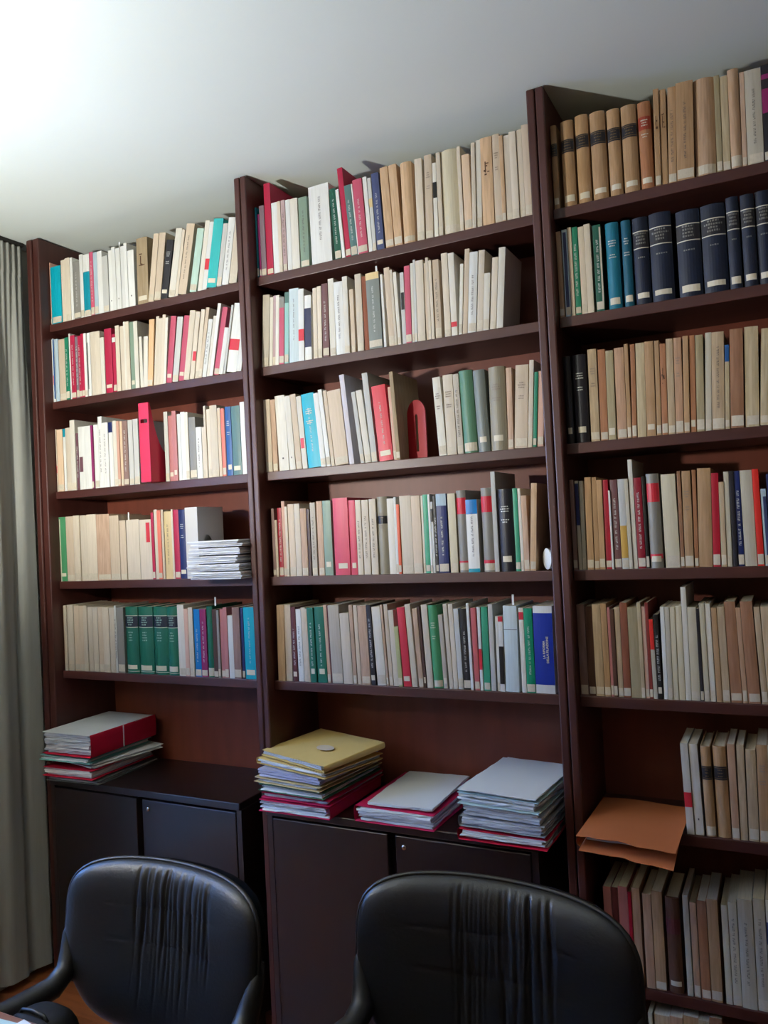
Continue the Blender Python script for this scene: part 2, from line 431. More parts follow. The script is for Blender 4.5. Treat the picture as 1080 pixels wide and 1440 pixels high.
# ------------------------------------------------------------------ books
# every book: position along the shelf, thickness, height, lean (tangent), colour, features
BOOKS = {
    'a1': [
        (0.0630, 0.0040, 0.234, 0.000, 'salmon', 'L'),
        (0.0683, 0.0508, 0.214, 0.000, 'turq', 'L'),
        (0.1207, 0.0229, 0.231, 0.000, 'cream', 'L'),
        (0.1442, 0.0238, 0.233, 0.000, 'cream', 'L'),
        (0.1685, 0.0129, 0.231, 0.000, 'white', ''),
        (0.1831, 0.0331, 0.213, 0.000, 'grey', 'L T'),
        (0.2168, 0.0164, 0.233, 0.000, 'white', 'L'),
        (0.2348, 0.0315, 0.228, 0.000, 'white', 'L P:teal:.08:.72'),
        (0.2679, 0.0166, 0.231, 0.000, 'pink', 'L T'),
        (0.2851, 0.0186, 0.227, 0.000, 'paleblue', 'L'),
        (0.3054, 0.0231, 0.226, 0.000, 'white', ''),
        (0.3301, 0.0265, 0.203, 0.000, 'light', 'L'),
        (0.3582, 0.0187, 0.219, 0.000, 'white', 'D'),
        (0.3774, 0.0170, 0.226, 0.000, 'white', 'M'),
        (0.3961, 0.0209, 0.218, 0.000, 'white', 'D'),
        (0.4176, 0.0168, 0.222, 0.000, 'white', ''),
        (0.4360, 0.0133, 0.229, 0.000, 'white', ''),
        (0.4509, 0.0294, 0.199, 0.000, 'white', 'D'),
        (0.4879, 0.0492, 0.234, 0.018, 'kraft', 'S Z'),
        (0.5396, 0.0238, 0.233, 0.158, 'beige', 'L'),
        (0.5659, 0.0283, 0.231, 0.160, 'beige', 'L'),
        (0.5957, 0.0289, 0.200, 0.195, 'ink', 'S G'),
        (0.6271, 0.0277, 0.232, 0.203, 'ivory', 'L'),
        (0.6572, 0.0123, 0.221, 0.203, 'cream', 'L'),
        (0.6710, 0.0350, 0.236, 0.222, 'beige', 'T L'),
        (0.7202, 0.0286, 0.211, 0.217, 'mint', 'L'),
        (0.7525, 0.0185, 0.231, 0.202, 'ivory', 'L'),
        (0.7717, 0.0184, 0.223, 0.202, 'white', 'P:red:.3:.46'),
        (0.7916, 0.0401, 0.228, 0.198, 'aqua', 'S'),
        (0.8340, 0.0193, 0.204, 0.195, 'light', 'L'),
        (0.8548, 0.0264, 0.219, 0.191, 'white', 'T'),
        (0.8827, 0.0313, 0.206, 0.187, 'cream', 'L'),
    ],
    'a2': [
        (0.0630, 0.0040, 0.237, 0.000, 'white', 'P:red:.27:.42'),
        (0.0566, 0.0149, 0.234, 0.000, 'white', 'P:blue:.05:1:.6:1'),
        (0.0732, 0.0170, 0.233, 0.000, 'paleblue', ''),
        (0.0909, 0.0366, 0.229, 0.000, 'beige', 'L'),
        (0.1281, 0.0184, 0.230, 0.000, 'green', 'L T'),
        (0.1476, 0.0070, 0.243, 0.000, 'white', ''),
        (0.1557, 0.0230, 0.233, 0.000, 'crimson', 'L T'),
        (0.1793, 0.0138, 0.226, 0.000, 'mauve', 'L T'),
        (0.1937, 0.0143, 0.227, 0.000, 'crimson', 'L T'),
        (0.2086, 0.0142, 0.232, 0.000, 'crimson', 'L'),
        (0.2245, 0.0120, 0.231, 0.000, 'white', 'L'),
        (0.2382, 0.0141, 0.231, 0.000, 'white', 'P:black:.12:.85:.0:.25'),
        (0.2539, 0.0234, 0.231, 0.000, 'cream', ''),
        (0.2779, 0.0263, 0.229, 0.000, 'cream', ''),
        (0.3058, 0.0184, 0.203, 0.000, 'ivory', ''),
        (0.3268, 0.0340, 0.230, 0.000, 'crimson', 'S'),
        (0.3624, 0.0150, 0.207, 0.000, 'crimson', 'L P:white:.86:.94'),
        (0.3800, 0.0184, 0.234, 0.000, 'cream', ''),
        (0.4000, 0.0183, 0.229, 0.000, 'cream', ''),
        (0.4190, 0.0088, 0.242, 0.000, 'ivory', ''),
        (0.4294, 0.0162, 0.240, 0.000, 'cream', ''),
        (0.4471, 0.0180, 0.236, 0.000, 'sage', 'S'),
        (0.4667, 0.0179, 0.235, 0.000, 'ivory', ''),
        (0.4862, 0.0125, 0.179, 0.000, 'ivory', ''),
        (0.5000, 0.0196, 0.176, 0.061, 'ivory', ''),
        (0.5212, 0.0224, 0.230, 0.087, 'peach', 'L'),
        (0.5451, 0.0127, 0.237, 0.103, 'cream', 'L'),
        (0.5593, 0.0174, 0.228, 0.099, 'cream', 'L'),
        (0.5773, 0.0135, 0.237, 0.099, 'cream', ''),
        (0.5914, 0.0111, 0.225, 0.099, 'ivory', ''),
        (0.6040, 0.0231, 0.227, 0.144, 'rose', 'S'),
        (0.6292, 0.0243, 0.220, 0.158, 'light', 'L'),
        (0.6550, 0.0236, 0.220, 0.169, 'rose', 'S'),
        (0.6801, 0.0234, 0.232, 0.176, 'cream', 'L'),
        (0.7051, 0.0187, 0.224, 0.175, 'cream', 'P:red:.27:.41:.3:1'),
        (0.7253, 0.0164, 0.228, 0.176, 'cream', 'L'),
        (0.7427, 0.0136, 0.230, 0.198, 'beige', 'L'),
        (0.7579, 0.0171, 0.190, 0.206, 'white', 'T'),
        (0.7755, 0.0126, 0.198, 0.208, 'ivory', ''),
        (0.7896, 0.0130, 0.235, 0.208, 'white', ''),
        (0.8049, 0.0203, 0.221, 0.227, 'rose', 'L'),
        (0.8267, 0.0171, 0.152, 0.222, 'white', ''),
        (0.8461, 0.0080, 0.220, 0.210, 'light', ''),
        (0.8555, 0.0394, 0.226, 0.206, 'white', 'P:red:.32:.48'),
        (0.8972, 0.0196, 0.126, 0.210, 'white', ''),
    ],
    'a3': [
        (0.0630, 0.0040, 0.232, 0.000, 'cream', 'P:red:.3:.41:.3:.8'),
        (0.0667, 0.0285, 0.230, 0.000, 'peach2', 'L'),
        (0.0969, 0.0119, 0.230, 0.000, 'white', 'P:teal:.87:1'),
        (0.1105, 0.0254, 0.232, 0.000, 'cream', 'L'),
        (0.1376, 0.0241, 0.257, 0.000, 'ivory', 'L'),
        (0.1634, 0.0101, 0.208, 0.000, 'plum', 'T'),
        (0.1751, 0.0302, 0.229, 0.000, 'white', 'P:plum:.28:.52:.1:.7'),
        (0.2069, 0.0325, 0.228, 0.000, 'white', 'L'),
        (0.2405, 0.0093, 0.228, 0.000, 'magenta', 'L'),
        (0.2515, 0.0217, 0.229, 0.000, 'white', 'L'),
        (0.2748, 0.0190, 0.256, 0.000, 'white', 'T'),
        (0.2954, 0.0290, 0.231, 0.000, 'white', 'T'),
        (0.3260, 0.0187, 0.230, 0.000, 'white', 'P:navy:.84:1'),
        (0.3463, 0.0175, 0.233, 0.000, 'ivory', 'L'),
        (0.3654, 0.0119, 0.230, 0.000, 'salmon', 'L'),
        (0.3785, 0.0114, 0.229, 0.000, 'peach2', 'L'),
        (0.3914, 0.0232, 0.228, 0.000, 'taupe', 'L T'),
        (0.4182, 0.0210, 0.228, 0.000, 'light', 'L'),
        (0.4427, 0.0233, 0.229, 0.000, 'light', 'L'),
        (0.5836, 0.0166, 0.239, 0.000, 'light', 'L'),
        (0.6018, 0.0184, 0.223, 0.000, 'oldrose', 'S'),
        (0.6217, 0.0178, 0.237, 0.000, 'oldrose', 'L2'),
        (0.6410, 0.0145, 0.225, 0.000, 'white', ''),
        (0.6570, 0.0167, 0.230, 0.000, 'white', ''),
        (0.6752, 0.0143, 0.227, 0.000, 'ivory', 'L'),
        (0.6910, 0.0277, 0.208, 0.000, 'grey', 'L'),
        (0.7202, 0.0230, 0.172, 0.000, 'white', 'T'),
        (0.7446, 0.0109, 0.170, 0.000, 'cream', 'L'),
        (0.7570, 0.0082, 0.239, 0.000, 'cream', ''),
        (0.7667, 0.0139, 0.227, 0.000, 'cream', 'L'),
        (0.7820, 0.0290, 0.237, 0.000, 'cream', 'L'),
        (0.8124, 0.0115, 0.226, 0.000, 'beige', ''),
        (0.8254, 0.0136, 0.223, 0.000, 'coral', 'L'),
        (0.8396, 0.0040, 0.218, 0.000, 'maroon', ''),
        (0.8447, 0.0220, 0.226, 0.000, 'blue', 'L2 G'),
        (0.8681, 0.0336, 0.225, 0.000, 'slategreen', 'S'),
        (0.9040, 0.0186, 0.235, 0.000, 'white', ''),
    ],
    'a4': [
        (0.0630, 0.0040, 0.229, 0.000, 'cream', ''),
        (0.0579, 0.0355, 0.237, 0.000, 'leaf', 'S'),
        (0.0950, 0.0372, 0.237, 0.000, 'beige', 'L'),
        (0.1339, 0.0304, 0.239, 0.000, 'cream', 'L'),
        (0.1659, 0.0327, 0.237, 0.000, 'cream', 'L'),
        (0.2003, 0.0453, 0.239, 0.000, 'cream', 'L'),
        (0.2473, 0.0640, 0.236, 0.000, 'tanpink', 'L'),
        (0.3129, 0.0447, 0.229, 0.000, 'beige', 'L'),
        (0.3592, 0.0297, 0.210, 0.000, 'beige', 'L M'),
        (0.3916, 0.0587, 0.210, 0.000, 'cream', 'L'),
        (0.4523, 0.0533, 0.207, 0.000, 'cream', 'P:red:.62:.95:.6:.9'),
        (0.5071, 0.0113, 0.230, 0.000, 'crimson', 'L'),
        (0.5200, 0.0150, 0.239, 0.000, 'cream', 'L'),
        (0.5365, 0.0159, 0.236, 0.000, 'coral', 'L'),
        (0.5534, 0.0097, 0.237, 0.000, 'beige', ''),
        (0.5647, 0.0310, 0.230, 0.000, 'straw', 'T'),
        (0.5972, 0.0077, 0.236, 0.000, 'cream', ''),
        (0.6065, 0.0228, 0.234, 0.000, 'crimson', 'L'),
        (0.6317, 0.0272, 0.232, 0.000, 'navy', 'S G'),
    ],
    'a5': [
        (0.0630, 0.0050, 0.236, 0.000, 'tanpink', 'L'),
        (0.0686, 0.0130, 0.238, 0.000, 'cream', 'L'),
        (0.0833, 0.0307, 0.240, 0.000, 'cream', 'L'),
        (0.1156, 0.0251, 0.238, 0.000, 'beige', 'L'),
        (0.1413, 0.0233, 0.236, 0.000, 'beige', 'L'),
        (0.1662, 0.0194, 0.237, 0.000, 'cream', 'L'),
        (0.1873, 0.0219, 0.232, 0.000, 'cream', 'L'),
        (0.2098, 0.0254, 0.232, 0.000, 'cream', 'L'),
        (0.2368, 0.0241, 0.232, 0.000, 'beige', 'L'),
        (0.2625, 0.0290, 0.231, 0.000, 'cream', 'L'),
        (0.2931, 0.0237, 0.230, 0.000, 'cream', 'L'),
        (0.3184, 0.0095, 0.237, 0.000, 'light', 'T'),
        (0.3295, 0.0314, 0.230, 0.000, 'grey', 'L'),
        (0.3659, 0.0574, 0.232, 0.000, 'bookgreen', 'H S V'),
        (0.4249, 0.0649, 0.232, 0.000, 'bookgreen', 'H S V'),
        (0.4920, 0.0611, 0.232, 0.000, 'bookgreen', 'H S V'),
        (0.5570, 0.0484, 0.232, 0.000, 'bookgreen', 'H S V'),
        (0.6078, 0.0281, 0.239, 0.000, 'ivory', 'L'),
        (0.6374, 0.0166, 0.226, 0.000, 'salmon2', 'L'),
        (0.6555, 0.0187, 0.230, 0.000, 'cream', 'L'),
        (0.6757, 0.0253, 0.224, 0.000, 'azure', 'L T'),
        (0.7025, 0.0250, 0.224, 0.000, 'magenta', 'L T'),
        (0.7290, 0.0248, 0.233, 0.000, 'bookgreen', 'H L M'),
        (0.7561, 0.0172, 0.224, 0.000, 'brown', 'L'),
        (0.7748, 0.0093, 0.221, 0.000, 'grey', 'L'),
        (0.7856, 0.0149, 0.224, 0.000, 'oldrose', 'L'),
        (0.8019, 0.0144, 0.230, 0.000, 'oldrose', 'L'),
        (0.8177, 0.0198, 0.204, 0.000, 'white', ''),
        (0.8389, 0.0280, 0.230, 0.000, 'taupe', 'L'),
        (0.8684, 0.0103, 0.228, 0.000, 'navy', 'L'),
        (0.8810, 0.0433, 0.230, 0.000, 'turq', 'S T'),
    ],
    'b1': [
        (1.0000, 0.0056, 0.227, 0.000, 'deepteal', 'L'),
        (1.0070, 0.0076, 0.203, 0.000, 'magenta', 'L'),
        (1.0160, 0.0181, 0.228, 0.000, 'mauve', 'L'),
        (1.0355, 0.0236, 0.295, 0.000, 'crimson', 'L'),
        (1.0621, 0.0210, 0.227, 0.000, 'white', ''),
        (1.0844, 0.0125, 0.226, 0.000, 'cream', 'L'),
        (1.0983, 0.0144, 0.227, 0.000, 'mauvelight', 'L T'),
        (1.1141, 0.0163, 0.225, 0.000, 'white', ''),
        (1.1317, 0.0274, 0.223, 0.000, 'ivory', ''),
        (1.1628, 0.0305, 0.220, 0.000, 'sage', 'L T'),
        (1.2046, 0.0711, 0.242, -0.009, 'white', 'T2'),
        (1.2867, 0.0218, 0.219, -0.048, 'forest', 'L T'),
        (1.3121, 0.0103, 0.212, -0.062, 'white', ''),
        (1.3234, 0.0175, 0.276, -0.063, 'crimson', 'L'),
        (1.3423, 0.0217, 0.217, -0.067, 'slategreen', 'L T'),
        (1.3650, 0.0040, 0.218, -0.064, 'white', ''),
        (1.3685, 0.0307, 0.226, -0.048, 'rose', 'L T'),
        (1.4006, 0.0128, 0.229, -0.045, 'white', ''),
        (1.4154, 0.0110, 0.222, -0.039, 'light', 'L P:straw:.6:.72'),
        (1.4287, 0.0238, 0.232, -0.039, 'slateblue', 'S T'),
        (1.4579, 0.0256, 0.242, -0.039, 'tan', 'L'),
        (1.4875, 0.0249, 0.241, -0.039, 'tan', 'L'),
        (1.5164, 0.0353, 0.238, -0.006, 'tan', 'L H'),
        (1.5603, 0.0222, 0.238, 0.008, 'cream', 'L'),
        (1.5865, 0.0223, 0.242, 0.024, 'beige', 'L G'),
        (1.6130, 0.0117, 0.214, 0.016, 'ivory', 'P:black:.53:.74'),
        (1.6276, 0.0120, 0.240, 0.005, 'cream', 'L'),
        (1.6408, 0.0498, 0.241, 0.003, 'parch', 'L H'),
        (1.6931, 0.0101, 0.240, 0.000, 'cream', 'L'),
        (1.7060, 0.0216, 0.213, 0.000, 'peach2', 'L'),
        (1.7288, 0.0112, 0.239, 0.030, 'cream', 'L'),
        (1.7412, 0.0148, 0.244, 0.028, 'ivory', 'L'),
        (1.7599, 0.0326, 0.244, 0.014, 'tan', 'Z'),
        (1.7947, 0.0205, 0.246, 0.008, 'beige', 'L G'),
        (1.8163, 0.0102, 0.237, 0.005, 'tan', 'L'),
        (1.8277, 0.0166, 0.235, 0.003, 'cream', 'L'),
        (1.8455, 0.0186, 0.239, 0.000, 'cream', 'L'),
        (1.8653, 0.0143, 0.241, 0.000, 'cream', 'L'),
        (1.8808, 0.0183, 0.249, 0.000, 'beige', 'L'),
    ],
    'b2': [
        (1.0000, 0.0249, 0.230, 0.072, 'stone', 'L'),
        (1.0263, 0.0123, 0.219, 0.069, 'ivory', ''),
        (1.0396, 0.0114, 0.222, 0.067, 'mauvelight', 'L'),
        (1.0525, 0.0126, 0.220, 0.063, 'ivory', 'L'),
        (1.0664, 0.0176, 0.212, 0.060, 'rose', 'L P:grey:.84:1'),
        (1.0855, 0.0152, 0.224, 0.057, 'seafoam', 'L P:slategreen:.85:1'),
        (1.1048, 0.0345, 0.231, 0.045, 'paleaqua', 'T2'),
        (1.1406, 0.0199, 0.224, 0.041, 'white', 'P:red:.28:.44'),
        (1.1619, 0.0239, 0.201, 0.037, 'white', 'P:navy2:.2:.8'),
        (1.1943, 0.0142, 0.218, 0.031, 'cream', 'L'),
        (1.2099, 0.0145, 0.221, 0.029, 'cream', 'L'),
        (1.2287, 0.0211, 0.225, 0.020, 'plumbrown', 'L T'),
        (1.2526, 0.0194, 0.237, 0.011, 'ivory', 'L'),
        (1.2748, 0.0295, 0.222, 0.002, 'white', 'T'),
        (1.3056, 0.0168, 0.233, 0.006, 'ivory', 'L'),
        (1.3274, 0.0131, 0.191, 0.003, 'beige', 'L'),
        (1.3490, 0.0208, 0.232, 0.003, 'cream', 'L'),
        (1.3729, 0.0146, 0.222, -0.008, 'rust', ''),
        (1.3888, 0.0435, 0.227, -0.011, 'slategrey', 'L T M P:straw:.91:1'),
        (1.4336, 0.0098, 0.217, -0.014, 'white', 'P:black:.0:1:.0:.3'),
        (1.4547, 0.0179, 0.232, -0.029, 'beige', 'L'),
        (1.4733, 0.0079, 0.223, -0.029, 'cream', 'L'),
        (1.4825, 0.0106, 0.214, -0.029, 'ivory', 'L'),
        (1.4961, 0.0122, 0.210, 0.005, 'light', 'P:black:.48:.72:.1:.9'),
        (1.5096, 0.0172, 0.225, 0.019, 'rose', 'L'),
        (1.5280, 0.0088, 0.230, 0.020, 'ivory', 'L'),
        (1.5381, 0.0071, 0.238, 0.018, 'light', 'L'),
        (1.5464, 0.0235, 0.233, 0.015, 'cream', 'L'),
        (1.5725, 0.0073, 0.223, 0.006, 'beige', 'L'),
        (1.5813, 0.0082, 0.236, 0.002, 'cream', 'L'),
        (1.5908, 0.0085, 0.226, 0.000, 'cream', 'L'),
        (1.6009, 0.0192, 0.226, 0.000, 'beige', 'T L'),
        (1.6294, 0.0183, 0.239, 0.000, 'cream', 'L'),
        (1.6495, 0.0172, 0.236, 0.000, 'ivory', 'P:red:.11:.17'),
        (1.6719, 0.0098, 0.198, 0.074, 'ivory', 'L'),
        (1.6830, 0.0138, 0.237, 0.082, 'beige', 'L'),
        (1.6980, 0.0243, 0.225, 0.080, 'white', 'T L'),
        (1.7251, 0.0173, 0.225, 0.080, 'cream', 'L'),
        (1.7435, 0.0171, 0.158, 0.080, 'ivory', 'L'),
        (1.7637, 0.0167, 0.197, 0.088, 'cream', 'L'),
        (1.7816, 0.0187, 0.221, 0.088, 'ivory', ''),
    ],
    'b3': [
        (1.0000, 0.0245, 0.230, -0.004, 'beige', 'L'),
        (1.0259, 0.0174, 0.228, -0.008, 'tanpink', 'L'),
        (1.0483, 0.0358, 0.237, -0.027, 'ivory', 'D'),
        (1.0886, 0.0209, 0.232, -0.044, 'ivory', 'D'),
        (1.1124, 0.0203, 0.235, -0.054, 'beige', 'L'),
        (1.1353, 0.0178, 0.226, -0.060, 'ivory', 'P:red:.28:.42:.1:.8'),
        (1.1564, 0.0449, 0.230, -0.071, 'turq', 'T G'),
        (1.2027, 0.0174, 0.228, -0.075, 'white', 'L'),
        (1.2229, 0.0136, 0.237, -0.085, 'white', 'L'),
        (1.2393, 0.0112, 0.232, -0.079, 'beige', 'L'),
        (1.2526, 0.0462, 0.228, -0.080, 'beige', 'L'),
        (1.3024, 0.0160, 0.272, -0.080, 'lilac', ''),
        (1.3410, 0.0129, 0.215, -0.100, 'light', 'L'),
        (1.3553, 0.0203, 0.218, -0.100, 'ivory', 'L'),
        (1.3779, 0.0183, 0.267, -0.077, 'light', 'L'),
        (1.4025, 0.0450, 0.224, -0.073, 'red', 'T S'),
        (1.4495, 0.0090, 0.216, -0.045, 'salmon2', 'L'),
        (1.4597, 0.0117, 0.259, -0.045, 'kraft', 'L'),
        (1.5940, 0.0232, 0.224, -0.045, 'ivory', 'G L'),
        (1.6185, 0.0290, 0.227, -0.013, 'cream', 'G L'),
        (1.6503, 0.0171, 0.226, -0.023, 'stone', 'L T'),
        (1.6689, 0.0396, 0.232, -0.027, 'hedge', 'H L'),
        (1.7112, 0.0337, 0.228, -0.028, 'slategrey', 'H S2'),
        (1.7477, 0.0458, 0.231, 0.009, 'olive', 'H S2 G'),
        (1.7974, 0.0148, 0.223, 0.022, 'tanpink', 'L'),
        (1.8140, 0.0355, 0.227, 0.067, 'beige', 'L G'),
        (1.8521, 0.0119, 0.235, 0.073, 'cream', 'L'),
        (1.8664, 0.0092, 0.201, 0.076, 'green', 'L'),
        (1.8768, 0.0169, 0.202, 0.073, 'salmon2', 'L'),
    ],
    'b4': [
        (1.0095, 0.0106, 0.215, 0.000, 'taupe', 'L'),
        (1.0215, 0.0086, 0.178, 0.000, 'beige', 'L'),
        (1.0315, 0.0145, 0.216, 0.000, 'cherry', 'L T'),
        (1.0474, 0.0112, 0.236, 0.000, 'salmon2', 'L'),
        (1.0608, 0.0088, 0.218, 0.000, 'cream', 'L'),
        (1.0710, 0.0221, 0.225, 0.000, 'beige', 'L'),
        (1.0944, 0.0199, 0.225, 0.000, 'cream', 'L'),
        (1.1173, 0.0213, 0.209, 0.000, 'tanpink', 'L'),
        (1.1407, 0.0086, 0.206, 0.000, 'brown', ''),  # added dark filler, stands for the shaded gap between its neighbours
        (1.1537, 0.0180, 0.225, 0.000, 'stone', 'T L'),
        (1.1764, 0.0197, 0.228, 0.000, 'tanpink', 'L'),
        (1.1989, 0.0288, 0.228, 0.000, 'sage', 'S2'),
        (1.2361, 0.0513, 0.233, 0.000, 'rose2', 'L3'),
        (1.2887, 0.0221, 0.224, 0.000, 'rose2', 'L3'),
        (1.3145, 0.0176, 0.223, 0.000, 'cream', 'T'),
        (1.3352, 0.0217, 0.222, 0.000, 'cream', 'T'),
        (1.3599, 0.0215, 0.223, 0.000, 'cream', 'T'),
        (1.3834, 0.0327, 0.228, 0.000, 'olive', 'H L P:black:.65:.75 G'),
        (1.4188, 0.0210, 0.221, 0.000, 'ivory', 'L'),
        (1.4414, 0.0076, 0.224, 0.000, 'white', 'L'),
        (1.4502, 0.0086, 0.202, 0.000, 'orange', 'L'),
        (1.4601, 0.0357, 0.226, 0.000, 'cream', 'L'),
        (1.4978, 0.0279, 0.224, 0.000, 'beige', 'L'),
        (1.5270, 0.0066, 0.223, 0.000, 'ivory', 'L'),
        (1.5345, 0.0145, 0.225, 0.000, 'jade', 'L'),
        (1.5503, 0.0063, 0.225, 0.000, 'white', 'L'),
        (1.5578, 0.0072, 0.203, 0.000, 'light', 'P:black:.72:.9'),
        (1.5663, 0.0085, 0.220, 0.000, 'black', 'L T'),
        (1.5760, 0.0309, 0.224, 0.000, 'navy', 'L T P:paleblue:.85:1'),
        (1.6113, 0.0226, 0.223, 0.000, 'parch', 'L'),
        (1.6367, 0.0273, 0.230, 0.000, 'grey', 'H L P:red:.71:.91 P:red:.1:.14'),
        (1.6646, 0.0334, 0.202, 0.000, 'white', 'P:azure:.8:1 P:teal:0:.05 T'),
        (1.7088, 0.0311, 0.232, 0.000, 'grey', 'H L P:red:.71:.9 P:red:.1:.14'),
        (1.7417, 0.0121, 0.275, 0.000, 'light', ''),
        (1.7562, 0.0429, 0.225, 0.000, 'ink', 'H S2 G'),
        (1.8020, 0.0123, 0.225, 0.000, 'jade', 'L'),
        (1.8156, 0.0076, 0.224, 0.000, 'ivory', 'L'),
        (1.8244, 0.0146, 0.204, 0.000, 'tanpink', 'L'),
        (1.8404, 0.0159, 0.236, 0.065, 'tan', 'L'),
    ],
    'b5': [
        (1.0094, 0.0264, 0.238, 0.022, 'tan', 'L'),
        (1.0387, 0.0226, 0.238, 0.012, 'beige', 'L'),
        (1.0642, 0.0165, 0.231, 0.002, 'maroon', 'S T'),
        (1.0837, 0.0183, 0.224, -0.008, 'white', 'T'),
        (1.1049, 0.0144, 0.229, -0.014, 'cream', 'L'),
        (1.1210, 0.0070, 0.226, -0.016, 'beige', ''),
        (1.1294, 0.0214, 0.229, -0.016, 'bookgreen', 'S2 T'),
        (1.1545, 0.0325, 0.231, -0.017, 'bookgreen', 'S2 T'),
        (1.1890, 0.0106, 0.237, -0.023, 'tanpink', 'L'),
        (1.2009, 0.0040, 0.234, -0.024, 'maroon', ''),
        (1.2054, 0.0373, 0.236, -0.024, 'stone', 'L'),
        (1.2462, 0.0310, 0.212, -0.026, 'cream', 'L'),
        (1.2800, 0.0116, 0.237, -0.026, 'tanpink', 'L'),
        (1.2940, 0.0119, 0.236, -0.021, 'beige', 'L'),
        (1.3087, 0.0292, 0.235, -0.021, 'tanpink', 'L'),
        (1.3409, 0.0152, 0.237, -0.029, 'ink', 'S T'),
        (1.3602, 0.0283, 0.231, -0.044, 'ivory', 'L'),
        (1.3908, 0.0066, 0.237, -0.045, 'tanpink', 'L'),
        (1.3991, 0.0118, 0.238, -0.036, 'beige', 'L'),
        (1.4135, 0.0161, 0.221, -0.039, 'cream', 'L'),
        (1.4309, 0.0130, 0.174, -0.042, 'moss', 'L'),
        (1.4462, 0.0240, 0.229, -0.052, 'redpink', 'S'),
        (1.4715, 0.0171, 0.238, -0.052, 'cream', 'L'),
        (1.4961, 0.0140, 0.226, -0.048, 'tanpink', 'L'),
        (1.5113, 0.0070, 0.231, -0.048, 'brown', 'S'),
        (1.5212, 0.0184, 0.237, -0.038, 'cream', 'L'),
        (1.5408, 0.0286, 0.235, -0.039, 'leaf', 'H L G'),
        (1.5716, 0.0119, 0.208, -0.039, 'stone', 'S'),
        (1.5889, 0.0118, 0.239, -0.039, 'cream', 'L'),
        (1.6017, 0.0134, 0.239, -0.025, 'cream', 'L'),
        (1.6163, 0.0145, 0.226, -0.023, 'light', 'L'),
        (1.6320, 0.0207, 0.226, -0.016, 'black', 'L T'),
        (1.6545, 0.0075, 0.241, -0.013, 'white', ''),
        (1.6668, 0.0139, 0.228, -0.013, 'oldrose2', 'L'),
        (1.6822, 0.0083, 0.230, 0.002, 'white', 'P:red:.25:.5'),
        (1.6924, 0.0180, 0.231, 0.005, 'jade', 'L'),
        (1.7128, 0.0127, 0.238, 0.005, 'light', ''),
        (1.7310, 0.0072, 0.205, 0.011, 'ivory', 'L'),
        (1.7397, 0.0132, 0.205, 0.013, 'white', 'P:black:.1:.6 P:red:.93:1'),
        (1.7550, 0.0376, 0.234, 0.013, 'paleaqua', 'P:black:.72:.725 M'),
        (1.8009, 0.0126, 0.228, 0.004, 'ivory', 'L P:red:.86:.95'),
        (1.8146, 0.0232, 0.227, 0.002, 'emerald', 'L T'),
        (1.8392, 0.0521, 0.233, 0.008, 'royal', 'B'),
    ],
    'c1': [
        (1.9590, 0.0151, 0.225, 0.000, 'tan2', 'H S K'),
        (1.9856, 0.0320, 0.228, 0.000, 'tan2', 'H S K'),
        (2.0231, 0.0327, 0.235, 0.000, 'tan2', 'H S K'),
        (2.0619, 0.0379, 0.230, 0.000, 'tan2', 'H S K'),
        (2.1054, 0.0309, 0.225, 0.000, 'tan2', 'H S K'),
        (2.1407, 0.0366, 0.225, 0.000, 'tan2', 'H S K'),
        (2.1815, 0.0302, 0.224, 0.000, 'rusttan', 'H S P:redbrown:.68:.83 G'),
        (2.2160, 0.0130, 0.245, 0.025, 'tan2', 'L Z'),
        (2.2302, 0.0146, 0.241, 0.026, 'tan2', 'L Z'),
        (2.2467, 0.0186, 0.241, 0.039, 'tan2', 'L T'),
        (2.2668, 0.0398, 0.244, 0.036, 'tan2', 'L T'),
        (2.3099, 0.0464, 0.242, 0.025, 'tan3', 'H L'),
        (2.3585, 0.0124, 0.237, 0.018, 'olive2', 'L'),
        (2.3720, 0.0168, 0.232, 0.016, 'parch2', 'L'),
        (2.3901, 0.0239, 0.242, 0.012, 'tan3', 'H L'),
        (2.4151, 0.0100, 0.229, 0.019, 'tanpink', 'L'),
        (2.4265, 0.0349, 0.229, 0.016, 'stone2', 'L T'),
        (2.4634, 0.0230, 0.230, 0.009, 'ink', 'L P:magenta:.5:.75 P:magenta:.85:.9'),
    ],
    'c2': [
        (1.9590, 0.0122, 0.229, 0.000, 'tan3', 'L'),
        (1.9735, 0.0139, 0.232, 0.000, 'paleblue', 'L P:navy:.1:.97:.2:.8'),
        (1.9898, 0.0094, 0.234, 0.000, 'beige', 'L'),
        (2.0000, 0.0143, 0.233, 0.000, 'green', 'L T'),
        (2.0167, 0.0145, 0.230, 0.000, 'cream', 'L'),
        (2.0320, 0.0158, 0.233, 0.000, 'cream', 'L'),
        (2.0538, 0.0202, 0.226, 0.000, 'forest', 'L T P:cream:.04:.97:.8:1'),
        (2.0848, 0.0327, 0.225, 0.000, 'peacock', 'H S G'),
        (2.1250, 0.0228, 0.223, 0.000, 'peacock2', 'H S G'),
        (2.1529, 0.0371, 0.222, 0.000, 'navyvol', 'H S N'),
        (2.1931, 0.0525, 0.224, 0.000, 'navyvol', 'H S N'),
        (2.2567, 0.0548, 0.216, 0.000, 'navyvol', 'H S N'),
        (2.3146, 0.0546, 0.217, 0.000, 'navyvol', 'H S N'),
        (2.3726, 0.0274, 0.223, 0.000, 'navyvol', 'H S N'),
        (2.4040, 0.0299, 0.222, 0.000, 'navyvol', 'H S N'),
        (2.4359, 0.0337, 0.224, 0.000, 'navyvol', 'H S N'),
    ],
    'c3': [
        (1.9590, 0.0181, 0.231, 0.000, 'ink', 'H S2'),
        (1.9824, 0.0344, 0.231, 0.000, 'ink', 'H S2 G'),
        (2.0220, 0.0218, 0.240, 0.009, 'beige2', 'L G'),
